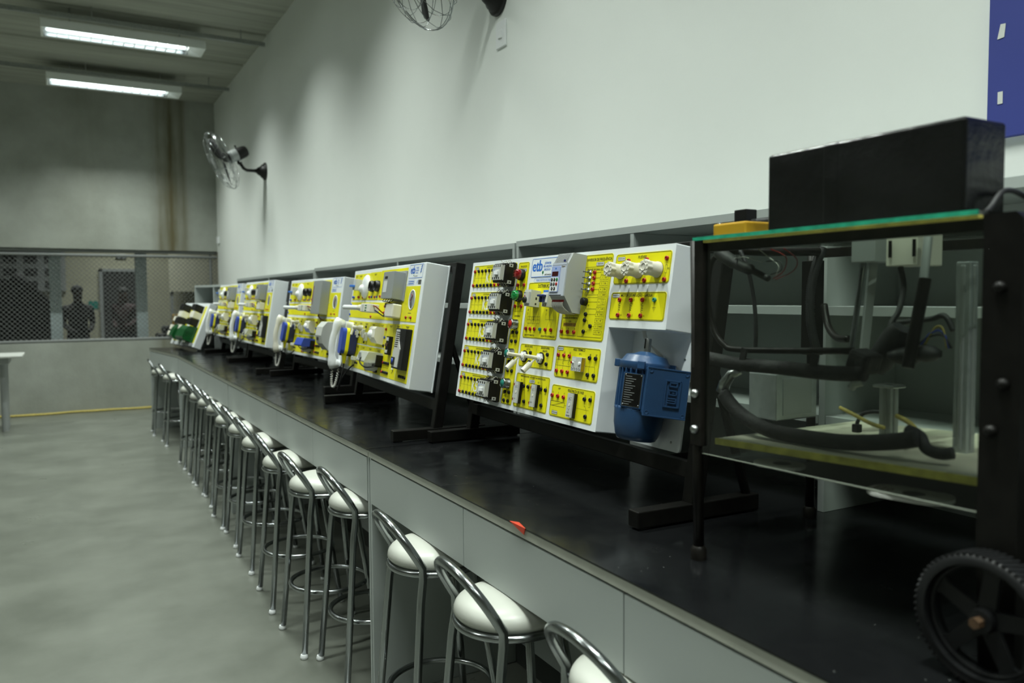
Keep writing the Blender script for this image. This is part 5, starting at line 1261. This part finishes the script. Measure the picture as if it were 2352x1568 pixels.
# ---------------- tilted board at the far end
t6 = board_root('tilted white trainer board with two green blocks at the far end of the benches', 'trainer_board', (1.13, 10.30, 1.012), -0.106, 0.386, 'yellow trainer boards')
W6, H6 = 1.12, 0.54
MB().bb(0, W6, 0, H6, -0.085, 0, 'panelwhite').build('housing', t6, 0.004)
b = MB()
for u0, u1 in ((0.06, 0.30), (0.38, 0.46), (0.60, 0.82), (0.98, 1.06)): b.prism([(u0, 0.05), (u1, 0.05), (u1, 0.50), (u0, 0.50)], 0.0002, 0.0012, 'yellow')
b.build('label_plate', t6)
for u0 in (0.22, 0.78):
    for v0, m_, w_ in ((0.42, 'black', 0.10), (0.33, 'cream', 0.09), (0.245, 'black', 0.10)):
        MB().bb(u0, u0+0.17, v0, v0+0.075, 0.0015, w_, m_).build('contactor' if m_ == 'black' else 'terminal_socket', t6, 0.004)
for u0, v0 in ((0.10, 0.16), (0.10, 0.08), (0.52, 0.17), (0.12, 0.27)):
    MB().bb(u0, u0+0.11, v0, v0+0.06, 0.0015, 0.10, 'cream').build('terminal_socket', t6, 0.006)
for u0, u1 in ((0.36, 0.52), (0.68, 1.02)):
    b = MB(); b.prism([(0.0015, 0.05), (0.115, 0.05), (0.135, 0.08), (0.130, 0.17), (0.100, 0.225), (0.0015, 0.232)], u0, u1, 'transgreen', Matrix(((0, 0, 1, 0), (0, 1, 0, 0), (1, 0, 0, 0), (0, 0, 0, 1)))); b.build('transformer_block', t6, 0.012, label='dark green block')
MB().bb(0.62, 1.06, 0.005, 0.04, 0.0015, 0.03, 'psu').build('terminal_strip', t6, 0.003)
fz = local_z(t6, HB)
for u0 in (0.14, W6-0.14):
    base = t6.matrix_world.inverted() @ Vector(((t6.matrix_world @ Vector((u0, 0.02, -0.10))).x+0.02, (t6.matrix_world @ Vector((u0, 0.02, -0.10))).y, HB+0.012))
    MB().cyl((u0, 0.03, -0.10), base, 0.014, 'psu', 10).build('front_foot', t6)
    top = t6.matrix_world @ Vector((u0, 0.40, -0.10)); q = t6.matrix_world.inverted() @ Vector((top.x+0.10, top.y, HB+0.012))
    MB().cyl((u0, 0.40, -0.10), q, 0.012, 'psu', 10).build('rear_strut', t6)
    MB().bb(u0-0.02, u0+0.02, 0.0, 0.45, -0.115, -0.085, 'psu').build('rear_bar', t6)

# ================================================================== WHEELED DEMONSTRATION RIG AT THE RIGHT
XR0, XR1, YR0, YR1 = 1.197, 1.66, 0.655, 1.29          # frame corners in plan
rig = thing('demonstration_rig', 'black-framed student-built rig with clear shelves, hoses and metal posts', 'machine', (XR0, YR1, HB))
def W2(p): return Vector(p)-Vector((XR0, YR1, HB))     # world point -> rig-local
def rmb(): return MB()
def rtube(name, pts, r, m, n=10, sub=6, lab=None):
    b = MB(); b.tube([W2(p) for p in pts], r, m, n, sub=sub); return b.build(name, rig, label=lab)
def rbox(name, x0, x1, y0, y1, z0, z1, m, bev=0.002, lab=None):
    b = MB(); a = W2((x0, y0, z0)); c = W2((x1, y1, z1)); b.bb(a.x, c.x, a.y, c.y, a.z, c.z, m); return b.build(name, rig, bev, label=lab)
ZT = 1.648                                             # underside of the top sheet
# frame posts
def post(x, y, lean=0.0, thick=0.016):
    b = MB(); b.tube([W2((x, y, HB+0.03)), W2((x, y+lean*0.4, 1.22)), W2((x, y+lean, ZT))], [0.0115, 0.0115, 0.014], 'rustblack', 12); o = b.build('frame_post', rig)
    b = MB(); b.lathe([(0.017, 0), (0.017, 0.024), (0.0125, 0.030)], 'rustblack', Matrix.Translation(W2((x, y, HB))), 16); b.build('ferrule', o, label='rusty ferrule')
    return o
pA = post(XR0-0.006, YR1, 0.012)
b = MB(); q = W2((XR0-0.006, YR1+0.006, 1.23)); b.bb(q.x-0.012, q.x+0.012, q.y-0.024, q.y+0.010, 0.25, ZT-HB, 'rustblack'); b.build('angle_plate', pA, 0.002)
for zz in (1.245, 1.322):
    b = MB(); p_ = W2((XR0-0.018, YR1, zz)); b.lathe([(0.010, 0), (0.010, 0.006), (0.006, 0.010), (0.0001, 0.011)], 'steel', Matrix.Translation(p_) @ Matrix.Rotation(-PI/2, 4, 'Y'), 10, False); b.build('bolt', pA)
pB = post(XR1, YR1+0.10, 0.0)
b = MB(); q = W2((XR1, YR1+0.10, 0)); b.bb(q.x-0.016, q.x+0.016, q.y-0.022, q.y+0.022, 0.42, ZT-HB-0.03, 'blackpaint'); b.build('angle_plate', pB, 0.002)
# broad near post with rounded top
b = MB()
b.prism([(-0.025, 0.0), (-0.025, 0.20), (-0.022, ZT-HB-0.010), (-0.012, ZT-HB), (0.034, ZT-HB), (0.034, 0.20), (0.026, 0.0)], -0.012, 0.012, 'blackpaint', Matrix.Translation(W2((XR0, 0.653, HB))) @ Matrix(((0, 0, 1, 0), (1, 0, 0, 0), (0, 1, 0, 0), (0, 0, 0, 1))))
pC = b.build('frame_post', rig, 0.003)
for yv, zz in ((0.660, 1.54), (0.668, 1.33), (0.652, 1.40)):
    b = MB(); b.lathe([(0.009, 0), (0.009, 0.006), (0.005, 0.010), (0.0001, 0.011)], 'blackpaint', Matrix.Translation(W2((XR0-0.012, yv, zz))) @ Matrix.Rotation(-PI/2, 4, 'Y'), 12, False); b.build('bolt', pC)
rbox('frame_post', XR1-0.015, XR1+0.015, 0.645, 0.675, HB+0.001, ZT, 'blackpaint')
for x in (XR0+0.012, XR1):
    rbox('side_rail', x-0.008, x+0.008, 0.69, YR1+0.09 if x > 1.5 else YR1-0.01, ZT-0.024, ZT-0.001, 'rustblack')
# clear top sheet with green edge, wooden strip under it
rbox('top_sheet', XR0-0.016, XR1+0.02, 0.6925, YR1+0.012, ZT, ZT+0.006, 'acrylic', 0)
rbox('sheet_edge', XR0-0.0185, XR0-0.0162, 0.6925, YR1+0.012, ZT-0.0005, ZT+0.0068, 'edgegreen', 0, 'bright green sheet edge')
rbox('edge_strip', XR0-0.0160, XR0-0.004, 0.6925, YR1+0.004, ZT-0.0060, ZT-0.0007, 'edgeyellow', 0.001, 'yellowed strip')
# base board with yellow edge, clear sheet beneath with moulded plates
b = MB(); zA, zB = 1.231, 1.2545                       # the board climbs slightly towards the camera
def slab(name, x0, x1, z_, th, m, y0=0.690, y1=1.245, lab=None, zA=zA, zB=zB):
    b = MB(); vs = [W2(p) for p in ((x0, y1, zA+z_), (x1, y1, zA+z_), (x1, y0, zB+z_), (x0, y0, zB+z_), (x0, y1, zA+z_+th), (x1, y1, zA+z_+th), (x1, y0, zB+z_+th), (x0, y0, zB+z_+th))]
    b.add(vs, [(0, 1, 2, 3), (4, 7, 6, 5), (0, 3, 7, 4), (1, 5, 6, 2), (0, 4, 5, 1), (3, 2, 6, 7)], m); return b.build(name, rig, 0, label=lab)
slab('base_board', XR0, XR1-0.02, -0.012, 0.012, 'boardcream')
slab('board_edge', XR0-0.004, XR0-0.0002, -0.0125, 0.0130, 'edgeyellow', lab='yellow worn board edge')
slab('clear_base', 1.245, XR1, 0.0, 0.005, 'acrylic', 0.690, 1.275, None, 1.179, 1.188)
def mplate(px, py, wd, ht, txt):
    zc = 1.1915; p_ = atz(px, py, zc); b = MB(); b.T = Matrix.Translation(W2((p_.x, p_.y, zc))) @ Matrix.Rotation(math.radians(-90+12), 4, 'Z')
    b.prism(rrect(-wd/2, -ht/2, wd/2, ht/2, ht*0.45, 6), 0, 0.006, 'devgrey'); b.lathe([(0.018, 0.0062), (0.0001, 0.0062)], 'ink', Matrix.Translation((0.006, 0, 0)), 20, False)
    if txt: b.text(txt, -wd*0.33, 0.0, 0.0064, 0.026, 'redlens', 0.9, None)
    b.build('mounting_plate', rig)
mplate(1790, 1070, 0.10, 0.07, None); mplate(2090, 1140, 0.135, 0.085, '220')
b = MB(); vs = [W2(p) for p in ((XR0-0.0095, YR1-0.012, 1.194), (XR0-0.0095, 0.688, 1.2035), (XR0-0.0095, 0.688, ZT-0.008), (XR0-0.0095, YR1-0.012, ZT-0.008))]
vs += [q+Vector((0.003, 0, 0)) for q in vs]
b.add(vs, [(3, 2, 1, 0), (4, 5, 6, 7), (0, 1, 5, 4), (1, 2, 6, 5), (2, 3, 7, 6), (3, 0, 4, 7)], 'pane'); b.build('front_pane', rig, label='clear hazy front pane')
b = MB(); e0, e1 = W2((XR0-0.008, YR1-0.012, 1.194)), W2((XR0-0.008, 0.688, 1.2035)); b.cyl(e0, e1, 0.0014, 'coverclear', 6); b.build('pane_edge', rig)
# metal posts standing on the board
def apost(px, py, h, wd, m, name='metal_post', flange=False):
    p_ = atz(px, py, 1.245); b = MB(); q = W2((p_.x, p_.y, 1.243)); b.bb(q.x-wd/2, q.x+wd/2, q.y-wd/2, q.y+wd/2, q.z, q.z+h, m)
    b.bb(q.x-wd/2+0.002, q.x-wd/2-0.0025, q.y-wd*0.16, q.y+wd*0.16, q.z+0.01, q.z+h-0.006, 'psu')
    b.bb(q.x-wd*0.16, q.x+wd*0.16, q.y-wd/2-0.0025, q.y-wd/2+0.002, q.z+0.01, q.z+h-0.006, 'psu')
    if flange: b.bb(q.x-wd*0.8, q.x+wd*0.8, q.y-wd*0.9, q.y+wd*0.9, q.z+h-0.006, q.z+h, 'steel')
    return b.build(name, rig, 0.002)
apost(2040, 1003, 0.108, 0.026, 'alu', flange=True); apost(2212, 1042, 0.345, 0.026, 'alu')
# cabinet on the board
p_ = atz(1783, 975, 1.236)
o = rbox('control_cabinet', p_.x, p_.x+0.135, p_.y, p_.y+0.085, 1.243, 1.243+0.108, 'alu', 0.003)
b = MB(); q = W2((p_.x, p_.y, 1.243)); b.bb(q.x+0.02, q.x+0.115, q.y-0.0015, q.y+0.0005, q.z+0.012, q.z+0.096, 'psu'); b.build('cabinet_door', o)
# things hung under the top sheet
p_ = atx(2070, 580, 1.42); rbox('hanging_box', p_.x, p_.x+0.08, p_.y-0.033, p_.y+0.033, ZT-0.062, ZT-0.001, 'cream', 0.002)
p_ = atx(1982, 570, 1.45); rbox('driver_box', p_.x, p_.x+0.07, p_.y-0.028, p_.y+0.028, ZT-0.050, ZT-0.001, 'psu', 0.002)
for k in range(2):
    p_ = atx(2045+55*k, 575, 1.418); rbox('slot_strip', p_.x-0.002, p_.x, p_.y-0.003, p_.y+0.003, ZT-0.045, ZT-0.012, 'blackpaint', 0)
# inclined rods
b = MB(); b.cyl(W2(atx(1984, 598, 1.48)), W2(atx(1956, 800, 1.44)), 0.006, 'chrome', 12); b.build('polished_rod', rig)
b = MB(); b.cyl(W2(atx(2006, 596, 1.50)), W2(atx(1985, 800, 1.47)), 0.011, 'psu', 4, smooth=False); b.build('square_tube', rig)
b = MB(); b.cyl(W2(atx(2125, 640, 1.40)), W2(atx(2085, 845, 1.36)), 0.011, 'rustblack', 10); b.build('dark_rod', rig)
b = MB(); b.cyl(W2(atx(2132, 545, 1.42)), W2(atx(2122, 640, 1.40)), 0.008, 'psu', 10); b.build('threaded_rod', rig)
# bent tube handles
rtube('bent_tube', [atx(1650, 585, 1.33), atx(1632, 610, 1.33), atx(1626, 680, 1.33), atx(1638, 752, 1.33), atx(1662, 790, 1.33), atx(1705, 803, 1.33), atx(1960, 806, 1.33)], 0.0070, 'rustblack', 10, 8)
rtube('bent_tube', [atx(1893, 700, 1.55), atx(1902, 748, 1.53), atx(1922, 775, 1.50), atx(1948, 778, 1.48)], 0.0080, 'rustblack', 10, 6)
rtube('padded_rail', [atx(1628, 822, 1.30), atx(1700, 836, 1.30), atx(1800, 845, 1.30), atx(1900, 856, 1.30), atx(1985, 858, 1.30)], 0.0150, 'foam', 14, 5)
for px, py in ((1706, 822), (1868, 838)):
    p_ = atx(px, py, 1.292); b = MB(); q = W2(p_); b.box((q.x, q.y, q.z), (0.004, 0.017, 0.046), 'foam', Matrix.Rotation(0.25, 4, 'X')); b.build('clamp_strap', rig, 0.001)
p_ = atx(1985, 830, 1.32); b = MB(); q = W2(p_); b.box((q.x, q.y, q.z), (0.05, 0.045, 0.042), 'foam', Matrix.Rotation(0.3, 4, 'X')); b.build('rail_bracket', rig, 0.008)
# hoses, cables and wiring
rtube('thick_hose', [atx(1662, 905, 1.28), atx(1695, 945, 1.275), atx(1760, 985, 1.26), atx(1850, 1004, 1.25), atx(1950, 1016, 1.24), atx(2050, 1014, 1.24), atx(2110, 1006, 1.245)], 0.0150, 'foam', 14, 6)
rtube('thick_hose', [atx(2085, 988, 1.262), atx(2112, 1000, 1.258), atx(2128, 1030, 1.25), atx(2160, 1042, 1.25), atx(2190, 1040, 1.255)], 0.0100, 'rubber', 10, 6)
b = MB(); P = smooth_path([W2(atx(1890, 570, 1.62)), W2(atx(1874, 610, 1.60)), W2(atx(1862, 670, 1.59)), W2(atx(1862, 740, 1.59)), W2(atx(1874, 800, 1.60))], 26)
b.tube(P, [0.0092 if k % 2 else 0.0120 for k in range(len(P))], 'rubber', 10); b.build('corrugated_hose', rig)
rtube('black_cable', [atx(1700, 575, 1.40), atx(1720, 625, 1.40), atx(1733, 700, 1.40), atx(1736, 760, 1.40), atx(1735, 800, 1.40)], 0.0048, 'rubber', 8, 6)
rtube('black_cable', [atx(2068, 612, 1.44), atx(2076, 660, 1.44), atx(2064, 715, 1.42), atx(2046, 745, 1.40), atx(2050, 790, 1.38)], 0.0055, 'rubber', 8, 6)
rtube('black_cable', [atx(2050, 742, 1.45), atx(2090, 738, 1.45), atx(2140, 732, 1.45), atx(2170, 726, 1.45), atx(2190, 760, 1.45)], 0.0055, 'rubber', 8, 6)
rtube('wire_bundle', [atx(1652, 580, 1.30), atx(1690, 605, 1.29), atx(1730, 622, 1.28), atx(1765, 640, 1.28)], [0.015]*6+[0.012]*6+[0.007]*7, 'rubber', 10, 6)
for k, (m_, pts) in enumerate((('redlens', ((1770, 572), (1805, 590), (1800, 622), (1775, 640))), ('redlens', ((1800, 570), (1830, 595), (1822, 622), (1780, 642))), ('wire', ((1740, 570), (1762, 588), (1788, 610), (1782, 632))), ('rubber', ((1760, 600), (1790, 600), (1795, 620), (1770, 630))), ('wire', ((1665, 600), (1705, 590), (1735, 598), (1750, 602))))):
    rtube('thin_wire', [atx(a, c_, 1.285) for a, c_ in pts], 0.0012, m_, 5, 6)
rtube('crossbar', [atx(1650, 572, 1.38), atx(1760, 578, 1.46), atx(1880, 577, 1.60)], 0.0105, 'rustblack', 8, 3)
p_ = atx(2040, 800, 1.40); b = MB(); q = W2(p_); b.lathe([(0.020, -0.05), (0.026, -0.03), (0.026, 0.03), (0.018, 0.05)], 'rubber', Matrix.Translation(q) @ Matrix.Rotation(0.6, 4, 'X'), 14); o = b.build('gear_motor', rig)
b = MB(); b.sphere(q+Vector((0, -0.035, -0.012)), 0.030, 'rubber', 10, (1, 1.3, 0.6)); b.sphere(q+Vector((0, -0.075, -0.005)), 0.024, 'rubber', 10, (1, 1.4, 0.7)); b.build('taped_joint', o)
for k in range(3):
    rtube('motor_lead', [atx(2100+10*k, 800, 1.40), atx(2130+8*k, 775-10*k, 1.40), atx(2165, 770-8*k, 1.40), atx(2185-5*k, 800, 1.40)], 0.0022, ('rubber', 'blue', 'cordy')[k], 6, 5)
p_ = atx(1972, 882, 1.30); b = MB(); q = W2(p_); b.cyl(q+Vector((0, 0.012, 0)), q+Vector((0, -0.010, 0.006)), 0.008, 'steel', 8); b.sphere(q+Vector((0, 0.014, -0.006)), 0.008, 'steel', 8); b.build('tube_fitting', rig)
p_ = atx(1668, 880, 1.29); b = MB(); q = W2(p_); b.tube([q+Vector((0, 0.012, -0.02)), q+Vector((0, 0.004, 0.0)), q+Vector((0, -0.016, 0.022)), q+Vector((0.01, -0.034, 0.030))], [0.014, 0.013, 0.011, 0.008], 'steel', 12); b.build('elbow_fitting', rig)
rtube('yellow_cable', [atx(1930, 936, 1.45), atx(1962, 952, 1.43), atx(2000, 972, 1.40), atx(2030, 982, 1.38)], 0.0042, 'cordy', 8, 6)
rtube('yellow_cable', [atx(2060, 955, 1.40), atx(2085, 968, 1.38), atx(2102, 985, 1.36), atx(2106, 1000, 1.34)], 0.0048, 'cordy', 8, 6)
p_ = atz(1968, 992, 1.245); rtube('plug_lead', [(p_.x, p_.y, 1.256), atx(1970, 968, p_.x+0.005), atx(1982, 950, p_.x+0.015), atx(2010, 945, p_.x+0.02), atx(2035, 950, p_.x+0.03)], 0.004, 'rubber', 8, 6)
o = rbox('plug', p_.x-0.007, p_.x+0.007, p_.y-0.008, p_.y+0.008, 1.2445, 1.262, 'rubber', 0.002)
# cable running off to the right
rtube('black_cable', [aty(2240, 505, 0.715), aty(2272, 480, 0.715), aty(2308, 438, 0.715), atx(2360, 455, 1.36), atx(2450, 520, 1.38)], 0.0045, 'rubber', 8, 6)

# big spoked wheel of the rig, resting on the bench
wc = Vector((1.155, 0.652, HB+0.0988)); rw = 0.098
wt = thing('drive_wheel', 'black ribbed spoked wheel with a rusty hub on the bench at lower right', 'wheel', wc, 0)
Rx = Matrix.Rotation(PI/2, 4, 'Y')
b = MB(); b.lathe([(rw-0.016, -0.021), (rw-0.004, -0.021), (rw-0.0005, -0.014), (rw-0.0005, 0.014), (rw-0.004, 0.021), (rw-0.016, 0.021), (rw-0.016, -0.021)], 'tyre', Rx, 64, False)
for k in range(64):
    a = 2*PI*k/64; b.box((0, (rw-0.0008)*math.cos(a), (rw-0.0008)*math.sin(a)), (0.042, 0.0044, 0.0036), 'tyre', Matrix.Rotation(a+PI/2, 4, 'X') @ Matrix.Rotation(0.25, 4, 'Z'))
b.build('tyre', wt)
b = MB(); b.lathe([(rw-0.022, -0.006), (rw-0.0155, -0.010), (rw-0.0155, 0.010), (rw-0.022, 0.006), (rw-0.022, -0.006)], 'tyre', Rx, 48, False); b.build('rim', wt)
for k in range(5):
    a = 2*PI*k/5+0.45; cs, sn = math.cos(a), math.sin(a); R = Matrix.Rotation(a, 4, 'X')
    b = MB(); b.T = R; b.prism([(0.012, -0.013), (rw-0.030, -0.011), (rw-0.018, -0.021), (rw-0.018, 0.021), (rw-0.030, 0.011), (0.012, 0.013)], -0.004, 0.004, 'tyre', Matrix(((0, 0, 1, 0), (1, 0, 0, 0), (0, 1, 0, 0), (0, 0, 0, 1)))); b.build('spoke', wt, 0.001)
b = MB(); b.lathe([(0.017, -0.016), (0.019, 0.0), (0.017, 0.016)], 'tyre', Rx, 20); o = b.build('hub', wt)
b = MB(); b.lathe([(0.0085, -0.030), (0.0085, -0.016)], 'orange', Rx, 6, True, False); b.build('hub_nut', o, label='rusty orange nut')
# wheel bracket of the rig behind it
rbox('axle', 1.178, XR0+0.03, 0.646, 0.658, HB+0.093, HB+0.105, 'rustblack')

# things resting on the top sheet
ZS = ZT+0.0065
bx = thing('black_box', 'long black tape-wrapped box lying on the clear top of the rig', 'box', (1.212, 0.734, ZS))
b = MB(); b.bb(0, 0.112, 0, 0.393, 0, 0.149, 'boxblack'); b.build('body', bx, 0.007, 4)
b = MB(); b.bb(-0.0008, 0.1128, 0.225, 0.265, -0.0001, 0.1496, 'boxblack'); b.build('tape_band', bx, 0.007, 4)
yb = thing('yellow_box', 'small mustard-yellow plastic box beside the long black box', 'box', (0, 0, 0))
yb.location = (1.208, 1.180, ZS)
b = MB(); b.bb(0, 0.105, 0, 0.092, 0, 0.027, 'mustard'); b.build('body', yb, 0.004)
b = MB(); b.lathe([(0.0045, 0.0268), (0.0045, 0.029), (0.0001, 0.0305)], 'chrome', Matrix.Translation((0.010, 0.082, 0)), 12, False); b.build('screw', yb)
pc_ = atx(1713, 500, 1.34)
cn = thing('connector_block', 'small black connector block on the rig top behind the yellow box', 'connector', (1.34, pc_.y, ZS))
b = MB(); b.bb(0, 0.035, 0.0, 0.036, 0, 0.070, 'black'); b.build('body', cn, 0.002)
b = MB(); b.tube([(0.02, 0.0, 0.04), (0.022, -0.03, 0.040), (0.024, -0.06, 0.040), (0.03, -0.09, 0.036)], 0.008, 'rubber', 8, sub=4); b.build('lead', cn)
